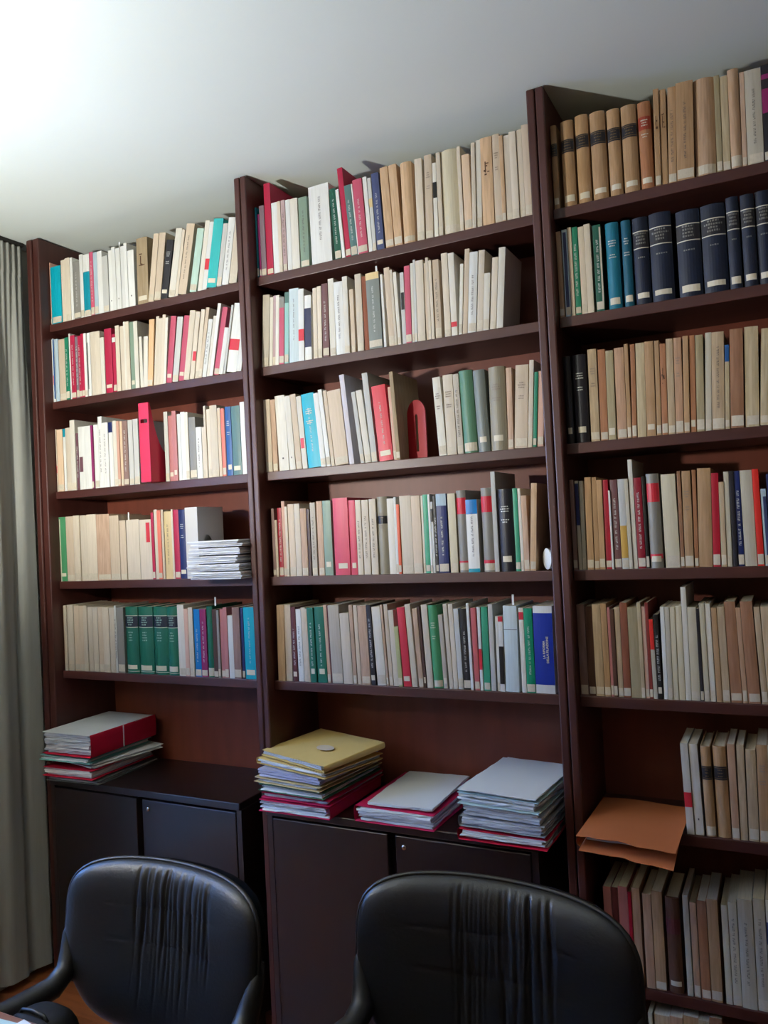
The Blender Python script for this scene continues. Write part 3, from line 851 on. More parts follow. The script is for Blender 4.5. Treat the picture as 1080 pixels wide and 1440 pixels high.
        (2.0462, 0.0183, 0.236, 0.015, 'rusttan', 'L'),
        (2.0660, 0.0190, 0.230, 0.015, 'olive2', 'S'),
        (2.0884, 0.0235, 0.234, 0.011, 'tanpink2', 'L'),
        (2.1133, 0.0095, 0.241, 0.011, 'tan2', 'L'),
        (2.1249, 0.0108, 0.238, 0.028, 'rusttan', 'L'),
        (2.1378, 0.0209, 0.239, 0.028, 'parch2', 'L'),
        (2.1608, 0.0214, 0.239, 0.023, 'tan2', 'S'),
        (2.1849, 0.0105, 0.238, 0.023, 'tan2', 'L'),
        (2.1975, 0.0136, 0.228, 0.024, 'rusttan', 'L Z'),
        (2.2124, 0.0160, 0.238, 0.024, 'beige2', 'L'),
        (2.2298, 0.0178, 0.238, 0.024, 'tanpink2', 'L G'),
        (2.2494, 0.0126, 0.239, 0.035, 'tan2', 'L'),
        (2.2640, 0.0125, 0.239, 0.035, 'rusttan', 'S'),
        (2.2786, 0.0172, 0.237, 0.035, 'olive2', 'L'),
        (2.2978, 0.0135, 0.240, 0.050, 'stone2', 'L'),
        (2.3133, 0.0275, 0.238, 0.044, 'beige2', 'T L'),
        (2.3430, 0.0094, 0.203, 0.044, 'parch2', 'L P:blue:.8:1'),
        (2.3546, 0.0290, 0.239, 0.041, 'taupe2', 'L'),
        (2.3867, 0.0299, 0.240, 0.041, 'parch2', 'L'),
        (2.4186, 0.0250, 0.230, 0.065, 'parch2', 'L'),
    ],
    'c4': [
        (1.9590, 0.0102, 0.236, 0.000, 'taupe', 'L'),
        (1.9711, 0.0090, 0.233, 0.003, 'stone2', 'L P:navy:.5:.97'),
        (1.9813, 0.0098, 0.232, 0.010, 'stone2', 'L'),
        (1.9946, 0.0162, 0.240, 0.016, 'tan2', 'L'),
        (2.0122, 0.0126, 0.239, 0.012, 'tan2', 'L'),
        (2.0259, 0.0136, 0.231, 0.010, 'tan2', 'L'),
        (2.0417, 0.0140, 0.230, 0.003, 'cherry', 'L'),
        (2.0571, 0.0044, 0.202, -0.001, 'white', ''),
        (2.0632, 0.0173, 0.229, -0.006, 'plumbrown', 'L T'),
        (2.0821, 0.0166, 0.229, -0.004, 'light', 'L P:mustard:.12:.48'),
        (2.0998, 0.0085, 0.229, -0.006, 'stone2', 'L'),
        (2.1094, 0.0105, 0.277, -0.003, 'ivory', ''),
        (2.1215, 0.0183, 0.230, -0.003, 'cherry2', 'L T'),
        (2.1412, 0.0075, 0.232, -0.003, 'black', 'L'),  # not a real volume: black strip put in for a dark gap
        (2.1511, 0.0304, 0.237, -0.003, 'grey', 'H S P:red:.7:.9 P:red:.1:.15'),
        (2.1879, 0.0338, 0.233, -0.005, 'parch', 'L'),
        (2.2238, 0.0082, 0.239, 0.007, 'taupe2', 'L'),
        (2.2336, 0.0198, 0.238, 0.014, 'tan2', 'L G'),
        (2.2555, 0.0086, 0.239, 0.020, 'rusttan', 'L'),
        (2.2651, 0.0305, 0.242, 0.032, 'tan2', 'L'),
        (2.2974, 0.0162, 0.228, 0.027, 'cherry', 'L'),
        (2.3163, 0.0114, 0.205, 0.017, 'beige2', 'L'),
        (2.3292, 0.0108, 0.229, 0.012, 'stone2', 'L'),
        (2.3422, 0.0101, 0.230, 0.005, 'ink', ''),
        (2.3533, 0.0132, 0.229, 0.003, 'navy', 'L T'),
        (2.3685, 0.0258, 0.229, -0.003, 'stone2', ''),
        (2.3958, 0.0138, 0.230, -0.007, 'vermilion', 'L'),
        (2.4116, 0.0115, 0.182, -0.009, 'paleblue', 'L P:slateblue:.1:.9:.4:1'),
        (2.4242, 0.0123, 0.216, 0.000, 'navy', 'L'),
    ],
    'c5': [
        (1.9590, 0.0201, 0.236, 0.000, 'taupe', 'L'),
        (1.9802, 0.0172, 0.232, 0.000, 'brown2', 'L'),
        (1.9986, 0.0208, 0.237, -0.000, 'beige2', 'L'),
        (2.0206, 0.0148, 0.239, -0.002, 'tan2', 'L'),
        (2.0365, 0.0063, 0.229, 0.001, 'oldrose', 'L'),
        (2.0439, 0.0094, 0.224, -0.001, 'brown2', 'L'),
        (2.0545, 0.0125, 0.229, 0.002, 'beige2', 'L'),
        (2.0681, 0.0176, 0.241, 0.004, 'rust', 'L'),
        (2.0871, 0.0239, 0.229, 0.001, 'olive2', 'L'),
        (2.1118, 0.0089, 0.241, -0.000, 'parch2', 'L'),
        (2.1217, 0.0091, 0.231, -0.002, 'salmon2', 'L'),
        (2.1319, 0.0075, 0.241, -0.005, 'rust2', 'L'),
        (2.1410, 0.0095, 0.199, -0.010, 'stone2', 'P:vermilion:.62:1'),
        (2.1521, 0.0109, 0.211, -0.009, 'black', 'S T'),
        (2.1654, 0.0091, 0.230, 0.009, 'white', ''),
        (2.1756, 0.0113, 0.230, 0.012, 'stone2', 'L'),
        (2.1880, 0.0122, 0.230, 0.010, 'parch', 'L'),
        (2.2014, 0.0141, 0.232, 0.008, 'parch', 'L'),
        (2.2166, 0.0121, 0.279, 0.006, 'ivory', ''),
        (2.2297, 0.0202, 0.229, 0.004, 'parch', 'L'),
        (2.2517, 0.0071, 0.226, -0.002, 'ink', 'L'),
        (2.2601, 0.0118, 0.239, -0.005, 'parch', 'L'),
        (2.2727, 0.0124, 0.238, -0.006, 'ivory', 'L'),
        (2.2876, 0.0121, 0.228, -0.008, 'tan2', 'L'),
        (2.3008, 0.0167, 0.230, -0.010, 'beige2', 'L'),
        (2.3195, 0.0244, 0.242, -0.017, 'taupe2', 'L'),
        (2.3457, 0.0102, 0.228, -0.022, 'tanpink2', 'L'),
        (2.3574, 0.0264, 0.243, -0.026, 'taupe2', 'L'),
        (2.3869, 0.0127, 0.230, -0.029, 'beige2', 'L'),
        (2.4006, 0.0179, 0.230, -0.025, 'beige2', 'L'),
    ],
    'c6': [
        (2.2014, 0.0174, 0.222, -0.022, 'ivory', 'P:red:.3:.46:0:1'),
        (2.2208, 0.0197, 0.221, -0.022, 'ivory', 'D'),
        (2.2460, 0.0221, 0.218, -0.016, 'tan2', 'H L K'),
        (2.2721, 0.0291, 0.219, -0.010, 'tan2', 'H L K'),
        (2.3043, 0.0163, 0.228, -0.003, 'tanpink2', 'L'),
        (2.3226, 0.0158, 0.227, 0.007, 'beige2', 'L'),
        (2.3406, 0.0218, 0.218, 0.014, 'beige2', 'L'),
        (2.3643, 0.0224, 0.231, 0.017, 'tan2', 'L G'),
        (2.3877, 0.0240, 0.232, 0.017, 'beige2', 'L'),
    ],
    'c7': [
        (1.9870, 0.0193, 0.237, 0.000, 'oldrose', 'L'),
        (2.0077, 0.0162, 0.238, 0.000, 'maroon', 'L'),
        (2.0254, 0.0226, 0.244, 0.000, 'oldrose', 'L'),
        (2.0493, 0.0079, 0.234, 0.000, 'cherry', ''),
        (2.0586, 0.0194, 0.245, 0.000, 'tanpink2', 'L'),
        (2.0846, 0.0204, 0.234, 0.000, 'tanpink2', 'L'),
        (2.1064, 0.0253, 0.244, 0.000, 'tan2', 'L'),
        (2.1385, 0.0333, 0.234, 0.000, 'brown2', 'H S P:maroon:.62:.78'),
        (2.1808, 0.0131, 0.245, -0.001, 'stone2', 'L'),
        (2.1967, 0.0145, 0.230, -0.001, 'tanpink2', 'L'),
        (2.2140, 0.0210, 0.239, -0.001, 'rusttan', 'L'),
        (2.2364, 0.0245, 0.246, -0.001, 'tan2', 'L'),
        (2.2688, 0.0140, 0.236, -0.001, 'parch', 'L'),
        (2.2841, 0.0193, 0.245, -0.001, 'parch', 'L T'),
        (2.3047, 0.0326, 0.258, 0.003, 'stone2', 'L T'),
        (2.3386, 0.0251, 0.264, 0.006, 'stone2', 'L T'),
        (2.3650, 0.0282, 0.264, 0.009, 'ivory', 'L P:slateblue:.6:.8'),
    ],
    'c8': [
        (2.0832, 0.0098, 0.237, 0.000, 'parch', ''),
        (2.0970, 0.0371, 0.235, 0.000, 'beige2', ''),
        (2.1352, 0.0299, 0.240, 0.000, 'tanpink2', ''),
        (2.1665, 0.0352, 0.247, 0.000, 'tan2', ''),
        (2.2024, 0.0233, 0.245, 0.000, 'beige2', ''),
        (2.2274, 0.0286, 0.257, 0.000, 'taupe2', ''),
    ],
}
ORD = ['first', 'second', 'third', 'fourth', 'fifth', 'sixth', 'seventh', 'eighth', 'ninth', 'tenth', 'eleventh', 'twelfth', 'thirteenth',
       'fourteenth', 'fifteenth', 'sixteenth', 'seventeenth', 'eighteenth', 'nineteenth']
def ordinal(n):
    if n <= 19: return ORD[n - 1]
    tens = {2: 'twenty', 3: 'thirty', 4: 'forty', 5: 'fifty'}[n // 10]
    if n % 10 == 0: return tens[:-1] + 'ieth'
    return tens + '-' + ORD[n % 10 - 1]
CASE = {'a': 'curtain-side bookcase', 'b': 'middle bookcase', 'c': 'doorless bookcase'}
SHELF = {1: 'top shelf', 2: 'second shelf', 3: 'third shelf', 4: 'fourth shelf', 5: 'fifth shelf', 6: 'sixth shelf', 7: 'seventh shelf', 8: 'bottom shelf'}

def lum(rgb): return 0.3 * rgb[0] + 0.59 * rgb[1] + 0.11 * rgb[2]

class Spine:
    def __init__(s, w, h, bulge, dx): s.w, s.h, s.b, s.dx = w, h, bulge, dx
    def y(s, t): return -s.b * (1 - (2 * t - 1) ** 2)
    def strip(s, mb, t0, t1, z0, z1, off=0.0006):
        n = 5 if (t1 - t0) > 0.4 else 3
        vs = []
        for i in range(n + 1):
            t = t0 + (t1 - t0) * i / n
            for z in (z0, z1):
                vs.append((s.dx + t * s.w, s.y(t) - off, z))
        mb.add(vs, [(2 * i, 2 * i + 2, 2 * i + 3, 2 * i + 1) for i in range(n)])
        return mb

def vertical_title(sp, mb, z0, z1, tc, th, r):
    """small letter-like strokes running up the spine"""
    z = z0
    while z < z1:
        word = r.randint(2, 8)
        for _ in range(word):
            lw = r.uniform(0.0017, 0.0028)
            if z + lw > z1: break
            a, b = tc - th / 2, tc + th / 2
            sp.strip(mb, a, b, z, z + lw * 0.38, 0.0011)
            if r.random() < 0.8:
                q = a if r.random() < 0.5 else b - (b - a) * 0.3
                sp.strip(mb, q, q + (b - a) * 0.3, z + lw * 0.38, z + lw * 0.9, 0.0011)
            z += lw + 0.0009
        z += r.uniform(0.003, 0.006)

def horizontal_text(sp, mb, zc, n, r, t0=0.2, t1=0.8, step=0.0065, hh=0.0032):
    for k in range(n):
        z = zc - k * step
        ln = r.uniform(0.55, 1.0)
        a = t0 + (t1 - t0) * (1 - ln) / 2
        e = t1 - (t1 - t0) * (1 - ln) / 2
        while a < e:
            d = r.uniform(0.05, 0.1)
            sp.strip(mb, a, min(a + d, e), z, z + hh * r.uniform(.75, 1), 0.0011)
            a += d + 0.035

def make_book(row, idx, x, w, h, lean, key, opts, r):
    tk = opts.split()
    bay, sh = row[0], int(row[1])
    ang = math.atan(lean)
    hard = 'H' in tk
    kind = 'hardback_book' if hard else ('booklet' if w < 0.0135 else 'paperback')
    word = {'hardback_book': 'hardback', 'booklet': 'booklet', 'paperback': 'paperback'}[kind]
    wt = w * math.cos(ang)
    ht = h / math.cos(ang) - (wt * math.sin(ang) if ang > 0 else 0)
    if ang > 0: loc, dx = (x + w, 0, SZ[sh]), -wt
    else: loc, dx = (x, 0, SZ[sh]), 0.0
    base = 'white' if 'B' in tk else key
    feats = []
    # label text
    pan = [t for t in tk if t.startswith('P:')]
    if 'B' in tk: feats.append('with wide royal blue panel')
    elif 'K' in tk: feats.append('with black title band')
    elif 'N' in tk or 'V' in tk: feats.append('with gilt title block')
    elif pan: feats.append('with %s panel' % PAL[pan[0].split(':')[1]][1])
    elif 'M' in tk: feats.append('with protruding bookmark')
    elif 'Z' in tk: feats.append('with dark stains')
    elif 'T2' in tk: feats.append('with long printed title')
    elif 'S' in tk or 'S2' in tk or 'L3' in tk: feats.append('with white sticker')
    label = '%s %s%s, %s from curtain side, %s, %s' % (PAL[base][1], word, ' ' + feats[0] if feats else '', ordinal(idx), SHELF[sh], CASE[bay])
    y = r.uniform(0.001, 0.006)
    bulge = min(wt * 0.2, 0.009) if hard else min(wt * 0.05, 0.0016)
    root = thing(kind, label, word, (loc[0], y + bulge, loc[2]), (0, ang, 0), 'books on the %s of the %s' % (SHELF[sh], CASE[bay]))
    d = min(0.205, max(0.125, h * r.uniform(0.66, 0.72)))
    c = 0.0024 if hard else min(0.0009, wt * .12)
    sp = Spine(wt, ht, bulge, dx)
    n = 8 if hard else 4
    outer = [(0, d)] + [(t / n * wt, sp.y(t / n)) for t in range(n + 1)] + [(wt, d)]
    inner = [(wt - c, d), (wt - c, c + .0004), (c, c + .0004), (c, d)]
    path = outer + inner
    N = len(path)
    vs = [(dx + px, py, z) for z in (0.0, ht) for px, py in path]
    fs = [(i, (i + 1) % N, N + (i + 1) % N, N + i) for i in range(N)]
    # caps in strips: left board, spine, right board
    for o_, rev in ((0, True), (N, False)):
        caps = [[0, 1, N - 2, N - 1], [n + 1, n + 2, n + 3, n + 4], list(range(1, n + 2)) + [n + 4, n + 5]]
        for cp in caps:
            cp = [o_ + i for i in cp]
            fs.append(tuple(reversed(cp)) if rev else tuple(cp))
    cm = MB(); cm.add(vs, fs)
    cov = cm.build('cover', cover_mat(base), root, fix=True)
    inset = 0.003 if hard else 0.0006
    MB().box(dx + c, dx + wt - c, c + .0005, d - inset * 2, inset if hard else 0.0003, ht - inset).build('pages', PAGES, root)
    rgb = PAL[base][0]
    L_ = lum(rgb)
    pale = L_ > 135
    # printed panels
    for t in pan:
        q = t.split(':')
        a, b = (float(q[4]), float(q[5])) if len(q) > 5 else (0.0, 1.0)
        mb = MB(); sp.strip(mb, a, b, ht * float(q[2]), ht * float(q[3]), 0.0005)
        p = mb.build('printed_panel', cover_mat(q[1]), root)
    if 'B' in tk:
        mb = MB(); sp.strip(mb, 0, 1, ht * .10, ht * .92, 0.0005); mb.build('printed_panel', cover_mat('royal'), root)
    # stickers
    if 'L' in tk and (r.random() < .85 or not pale):
        z0, z1 = r.uniform(0.003, 0.006), r.uniform(0.021, 0.031)
        mb = MB(); sp.strip(mb, r.uniform(.02, .12), 0.98, z0, z1, 0.0009)
        # sticker wraps on to the cover
        mb.build('spine_label', STICK, root)
    if 'L2' in tk or 'L3' in tk:
        mb = MB(); sp.strip(mb, 0.25, 0.85, 0.02, 0.036, 0.0009); mb.build('spine_label', STICKD, root)
    if 'S' in tk:
        mb = MB(); sp.strip(mb, 0.12, 0.88, 0.012 + r.uniform(0, .006), 0.030, 0.0009); mb.build('spine_label', STICKD, root)
    if 'S2' in tk:
        mb = MB(); sp.strip(mb, 0.22, 0.8, 0.026, 0.042, 0.0009); mb.build('spine_label', STICKD, root)
    # titles
    if 'T' in tk:
        mb = MB(); vertical_title(sp, mb, ht * .22, ht * r.uniform(.72, .86), .5, min(.5, .0052 / wt), r)
        mb.build('title', LIGHTINK if not pale else DARKINK, root)
    if 'T2' in tk:
        mb = MB(); vertical_title(sp, mb, ht * .30, ht * .86, .52, .10, r)
        if wt < .03: vertical_title(sp, mb, ht * .25, ht * .6, .72, .12, r)
        mb.build('title', DARKINK, root)
    if 'G' in tk:
        mb = MB(); horizontal_text(sp, mb, ht * .78, 3, r); horizontal_text(sp, mb, ht * .62, 2, r)
        mb.build('title', (LIGHTINK if L_ < 100 else (SOFTINK if pale else GOLD)), root)
    if 'D' in tk:
        mb = MB(); sp.strip(mb, .42, .58, .036, .041, 0.0008); mb.build('emblem', DARKINK, root)
    if 'Z' in tk:
        mb = MB()
        for _ in range(5):
            a = r.uniform(.15, .6); z = ht * r.uniform(.55, .75)
            sp.strip(mb, a, a + r.uniform(.1, .3), z, z + r.uniform(.002, .006), 0.0008)
        z = ht * .6; sp.strip(mb, .35, .45, z, z + .03, 0.0008)
        mb.build('stain', mat('stain', (88, 62, 44), .8), root)
    if 'K' in tk:
        mb = MB(); sp.strip(mb, 0, 1, ht * .63, ht * .78, 0.0006); mb.build('title_band', cover_mat('ink'), root)
        mb = MB()
        for q in (.645, .76): sp.strip(mb, 0.02, .98, ht * q, ht * q + .0014, 0.0011)
        horizontal_text(sp, mb, ht * .735, 3, r, .2, .8, .0075, .003)
        mb.build('gilt_lettering', mat('dull_gilt', (112, 92, 66), .5), root)
    if 'N' in tk:
        for q in (.64, .83):
            mb = MB(); sp.strip(mb, 0.0, 1, ht * q, ht * q + .0026, 0.0011); mb.build('gilt_line', GOLD, root)
        mb = MB(); sp.strip(mb, .0, 1, ht * .66, ht * .82, 0.0005); mb.build('title_block', cover_mat('ink'), root)
        mb = MB(); horizontal_text(sp, mb, ht * .80, 4, r, .12, .88, .008, .0052); horizontal_text(sp, mb, ht * .53, 1, r, .25, .8, .008, .004)
        mb.build('gilt_lettering', GOLDD, root)
    if 'V' in tk:
        mb = MB(); sp.strip(mb, 0, 1, ht * .70, ht * .86, 0.0005); mb.build('title_block', cover_mat('navyvol'), root)
        for q in (.69, .865, .03):
            mb = MB(); sp.strip(mb, 0, 1, ht * q, ht * q + .002, 0.0011); mb.build('gilt_line', GOLD, root)
        mb = MB(); horizontal_text(sp, mb, ht * .83, 4, r, .25, .75, .008, .0045); horizontal_text(sp, mb, ht * .61, 4, r, .3, .7, .009, .0045)
        mb.build('gilt_lettering', mat('pale_gilt', (150, 176, 164), .5), root)
    if 'M' in tk:
        MB().box(dx + wt * .45, dx + wt * .45 + .006, .03, .0304, ht * .6, ht + .028).build('bookmark', PAPER, root)
    for c_ in root.children:
        if c_.name.split('.')[0] in ('title', 'gilt_lettering', 'stain'): c_['kind'] = 'stuff'
    return root, sp

_text_cache = []
def text_mesh(body, size):
    cu = bpy.data.curves.new('lettering', 'FONT'); cu.body = body; cu.size = size; cu.resolution_u = 2; cu.offset = size * 0.03
    cu.align_x = 'CENTER'; cu.align_y = 'CENTER'
    ob = bpy.data.objects.new('lettering', cu); col.objects.link(ob)
    bpy.context.view_layer.update()
    me = bpy.data.meshes.new_from_object(ob.evaluated_get(bpy.context.evaluated_depsgraph_get()))
    bpy.data.objects.remove(ob, do_unlink=True)
    return me

for row, items in BOOKS.items():
    r = random.Random(row)
    for i, (x, w, h, lean, key, opts) in enumerate(items):
        root, sp = make_book(row, i + 1, x, w, h, lean, key, opts, r)
        if 'B' in opts.split():
            for body, tx, zf in (('LA RIFORMA', .52, .5), ('DELLA FILIAZIONE', .70, .5)):
                me = text_mesh(body, 0.0085)
                for v in me.vertices:   # reads upwards along the spine
                    v.co = Vector((sp.dx + tx * sp.w - v.co.y, sp.y(tx) - 0.0014, zf * sp.h + v.co.x))
                me.materials.append(STICKD)
                link('title', me, root)['kind'] = 'stuff'

# ------------------------------------------------------------------ magazine files, bookend, small things on the shelves
def extrude_x(poly, x0, x1):
    """prism: polygon in (y, z) extruded along x"""
    n = len(poly)
    vs = [(x, y, z) for x in (x0, x1) for y, z in poly]
    fs = [tuple(range(n))[::-1], tuple(range(n, 2 * n))] + [(i, (i + 1) % n, n + (i + 1) % n, n + i) for i in range(n)]
    return vs, fs

def magazine_file(label, x, w, y, z, h, d, rgb, name, slot=True, side_hole=False):
    t = thing('magazine_file', label, 'magazine file', (x, y, z))
    mt = mat(name, rgb, 0.4, spec=0.45)
    th = 0.003
    # sweeping side profile: tall front, low back
    low = h * 0.30
    prof = [(0, 0), (d, 0), (d, low)]
    for yy in (.14, .105, .08, .062, .048, .036, .027, .019, .012, .006):
        prof.append((yy, low + (h - low) * math.exp(-((yy - .006) / .034) ** 1.15)))
    prof.append((0, h))
    for a in (0, w - th):
        vs, fs = extrude_x(prof, a, a + th)
        sd = MB().add(vs, fs).build('side', mt, t, fix=True)
    fm = MB()
    if slot:
        sz0, sz1 = h * .745, h * .795
        fm.box(th, w - th, 0, th, 0, sz0); fm.box(th, w - th, 0, th, sz1, h)
        fm.box(th, th + .004, 0, th, sz0, sz1); fm.box(w - th - .004, w - th, 0, th, sz0, sz1)
    else:
        fm.box(th, w - th, 0, th, 0, h)
    fm.build('front', mt, t)
    MB().box(th, w - th, th, d - th, 0, th).build('base', mt, t)
    MB().box(th, w - th, d - th, d, 0, low).build('back', mt, t)
    MB().box(th + .004, w - th - .004, .02, d - .01, th, low * .85).build('papers', PAPERB, t)
    return t
magazine_file('red plastic magazine file with a dark finger slot', 0.524, 0.044, -0.050, SZ[3], 0.268, 0.235, (204, 34, 66), 'file_red')

# pale file whose side has a wide curved cut-out
def cut_file():
    t = thing('magazine_file', 'pale grey magazine file with a curved side opening beside loose paper stack', 'magazine file', (0.662, 0.001, SZ[4]))
    mt = mat('file_pale', (206, 202, 196), 0.6); w, h, d, th = 0.052, 0.238, 0.135, 0.002
    MB().box(th, w - th, 0, th, 0, h).build('front', mt, t)
    prof = [(0, 0), (.022, 0)]
    for k in range(11):
        q = k / 10
        prof.append((.022 + .085 * q, .05 + .095 * max(0, math.sin(math.pi * min(1, (q * .9 + .1) ** .75)))))
    prof += [(.118, 0), (d, 0), (d, h), (0, h)]
    for a in (0, w - th):
        vs, fs = extrude_x(prof, a, a + th)
        MB().add(vs, fs).build('side', mt, t, fix=True)
    MB().box(th, w - th, th, d, 0, th).build('base', mt, t)
    MB().box(th, w - th, d - th, d, th, h).build('back', mt, t)
    MB().box(.006, w - .006, .006, d - .006, th, .04).build('papers', cover_mat('black'), t)  # black block painted in for the shaded inside of the file
cut_file()

# red arched bookend with a slot
be = thing('bookend', 'red plastic arched bookend with a vertical slot', 'bookend', (1.505, 0.055, SZ[3]), (0, 0, R(-14)))
arch = [(-.034, 0), (.034, 0)]
arch += [(.034 * math.cos(q), .135 + .042 * math.sin(q)) for q in [math.pi * k / 14 for k in range(15)]]
def plate(poly, y0, y1, hole=None):
    bm = bmesh.new()
    n = len(poly)
    outer = [bm.verts.new((x, y0, z)) for x, z in poly]
    eds = [bm.edges.new((outer[i], outer[(i + 1) % n])) for i in range(n)]
    if hole:
        inn = [bm.verts.new((x, y0, z)) for x, z in hole]
        eds += [bm.edges.new((inn[i], inn[(i + 1) % len(inn)])) for i in range(len(inn))]
    bmesh.ops.triangle_fill(bm, edges=eds, use_beauty=True)
    ret = bmesh.ops.extrude_face_region(bm, geom=bm.faces[:])
    for v in ret['geom']:
        if isinstance(v, bmesh.types.BMVert): v.co.y = y1
    bmesh.ops.recalc_face_normals(bm, faces=bm.faces)
    bm.verts.index_update()
    mb = MB().add([v.co[:] for v in bm.verts], [[v.index for v in f.verts] for f in bm.faces])
    bm.free()
    return mb
slot = [(-.005, .025), (.005, .025), (.005, .13), (0, .136), (-.005, .13)]
REDP = mat('bookend_red', (150, 14, 26), 0.4, spec=0.45)
plate(arch, 0, .004, slot).build('upright_plate', REDP, be)
MB().box(-.034, .034, .004, .09, 0, .003, .001).build('foot_plate', REDP, be)

disc = thing('paperweight_disc', 'small white round disc with grey rim leaning at the shelf end', 'disc', (1.8895, 0.010, SZ[4] + .0310), (0, R(90), R(38)))
MB().lathe([(0.0001, -.005), (.026, -.005), (.029, -.003), (.029, .003), (.026, .005), (0.0001, .005)], n=36).build('face', mat('disc_white', (228, 228, 224), .35), disc)
MB().lathe([(.0285, -.0035), (.0305, -.0035), (.0305, .0035), (.0285, .0035)], n=36).build('rim', CHROME, disc)

# ------------------------------------------------------------------ paper piles
def slab(w, d, t, r, bend=0.004, nx=10, ny=10, jag=0.0015, tilt=0.0):
    """block of sheets: slightly wavy top, uneven edges; origin at the middle of its underside"""
    mb = MB(); vs = []; fs = []
    a1, a2, a3 = r.uniform(0, 6), r.uniform(0, 6), r.uniform(-1, 1)
    for lay in (0, 1):
        for i in range(nx + 1):
            for j in range(ny + 1):
                u, v = i / nx - .5, j / ny - .5
                e = max(abs(u), abs(v)) * 2
                x = u * w + (r.uniform(-jag, jag) if e > .95 else 0)
                y = v * d + (r.uniform(-jag, jag) if e > .95 else 0)
                z = bend * (.5 + .5 * math.sin(a1 + u * 3 + a3 * v * 2)) * .6 + bend * .4 * (.5 + .5 * math.sin(a2 + v * 4)) + tilt * (v + .5)
                vs.append((x, y, z * (1 if lay else 0.55) + lay * t))
    N = (nx + 1) * (ny + 1); k = ny + 1
    for i in range(nx):
        for j in range(ny):
            q = (i * k + j, (i + 1) * k + j, (i + 1) * k + j + 1, i * k + j + 1)
            fs.append(q[::-1]); fs.append(tuple(N + p for p in q))
    for i in range(nx):
        for j in (0, ny):
            q = (i * k + j, (i + 1) * k + j, N + (i + 1) * k + j, N + i * k + j)
            fs.append(q if j == 0 else q[::-1])
    for j in range(ny):
        for i in (0, nx):
            q = (i * k + j, i * k + j + 1, N + i * k + j + 1, N + i * k + j)
            fs.append(q[::-1] if i == 0 else q)
    return mb.add(vs, fs)

FOLD = {'red': (206, 30, 62), 'pink': (214, 42, 92), 'teal': (128, 184, 178), 'green': (82, 128, 104), 'yellow': (226, 194, 122), 'buff': (214, 194, 142),
        'grey': (96, 100, 98), 'aqua': (190, 214, 212), 'orange': (206, 122, 76), 'white': (218, 220, 220), 'lilac': (184, 184, 206), 'clear': (170, 172, 176)}
def fmat(k): return mat('card_' + k, FOLD[k], 0.7, mottle=0.1, scale=(12, 12, 12), spec=0.2)

def folder(label, loc, rz, w, d, t, colour, r, spine='right', tie=False, group=None, top=None):
    """card folder: under and upper flap, a spine on one side, paper blocks showing at the open sides"""
    f = thing('folder', label, 'folder', loc, (0, 0, rz), group)
    fm_ = fmat(colour)
    slab(w, d, .0016, r, .002, jag=.001).build('lower_flap', fm_, f)
    n = max(2, int(t / .007)); z = .004; pt = (t - .009) / n
    for k in range(n):
        p = slab(w * r.uniform(.9, .965), d * r.uniform(.93, .985), max(.0015, pt - .0015), r, .0015, jag=.0022)
        p.build('papers', PAPER if r.random() < .5 else PAPERB, f, (r.uniform(-.006, .004), r.uniform(-.004, .006), z), (0, 0, r.uniform(-.025, .025)))
        z += pt
    tf = slab(w, d * .985, .0016, r, .003, jag=.001)
    tf.build('upper_flap', fmat(top) if top else fm_, f, (0, .002, t - .0055))
    if spine:
        s = 1 if spine == 'right' else -1
        pts = []
        for k in range(7):
            q = -math.pi / 2 + math.pi * k / 6
            pts.append((s * (w / 2 + .004 * math.cos(q)), t / 2 + (t / 2 - .001) * math.sin(q)))
        vs = [(x, yy, zz) for yy in (-d / 2, d / 2) for x, zz in pts]
        MB().add(vs, [(i, i + 1, 7 + i + 1, 7 + i) for i in range(6)]).build('spine', fm_, f)
    if tie:
        MB().box(w / 2 + .0045, w / 2 + .006, -.01, -.006, 0.002, t - .002).build('elastic', PAPER, f)
    return f

def papers(label, loc, rz, w, d, t, r, n=4, mt=None, group=None, name='paper_bundle'):
    f = thing(name, label, 'papers', loc, (0, 0, rz), group)
    z = 0.0; pt = t / n
    for k in range(n):
        slab(w * r.uniform(.95, 1), d * r.uniform(.96, 1), max(.0012, pt - .0016), r, .0016, jag=.002, ).build('sheets', mt or (PAPER if k % 2 else PAPERB), f, (r.uniform(-.004, .004), r.uniform(-.005, .005), z), (0, 0, r.uniform(-.03, .03)))
        z += pt
    return f

r = random.Random(21)
# pile on the cupboard beside the curtain
ga = 'folders piled beside the curtain'
z = CT + .0005
folder('dark grey card folder under the red one, bottom of curtain-side pile', (.190, .050, z), R(3), .240, .310, .016, 'grey', r, None, group=ga); z += .0185
folder('crimson card folder low in the pile nearest the curtain', (.182, .040, z), R(2), .232, .310, .034, 'red', r, None, group=ga); z += .0365
papers('loose white sheets fanned out in the pile nearest the curtain', (.215, .062, z), R(-10), .225, .300, .016, r, 4, group=ga); z += .0195
folder('pale teal folder in the pile nearest the curtain', (.178, .034, z), R(2), .235, .310, .020, 'teal', r, None, group=ga); z += .0225
folder('thick red folder with white top sheet and elastic, top of curtain-side pile', (.190, .040, z), R(1), .230, .320, .078, 'red', r, 'right', True, group=ga, top='white'); z += .07

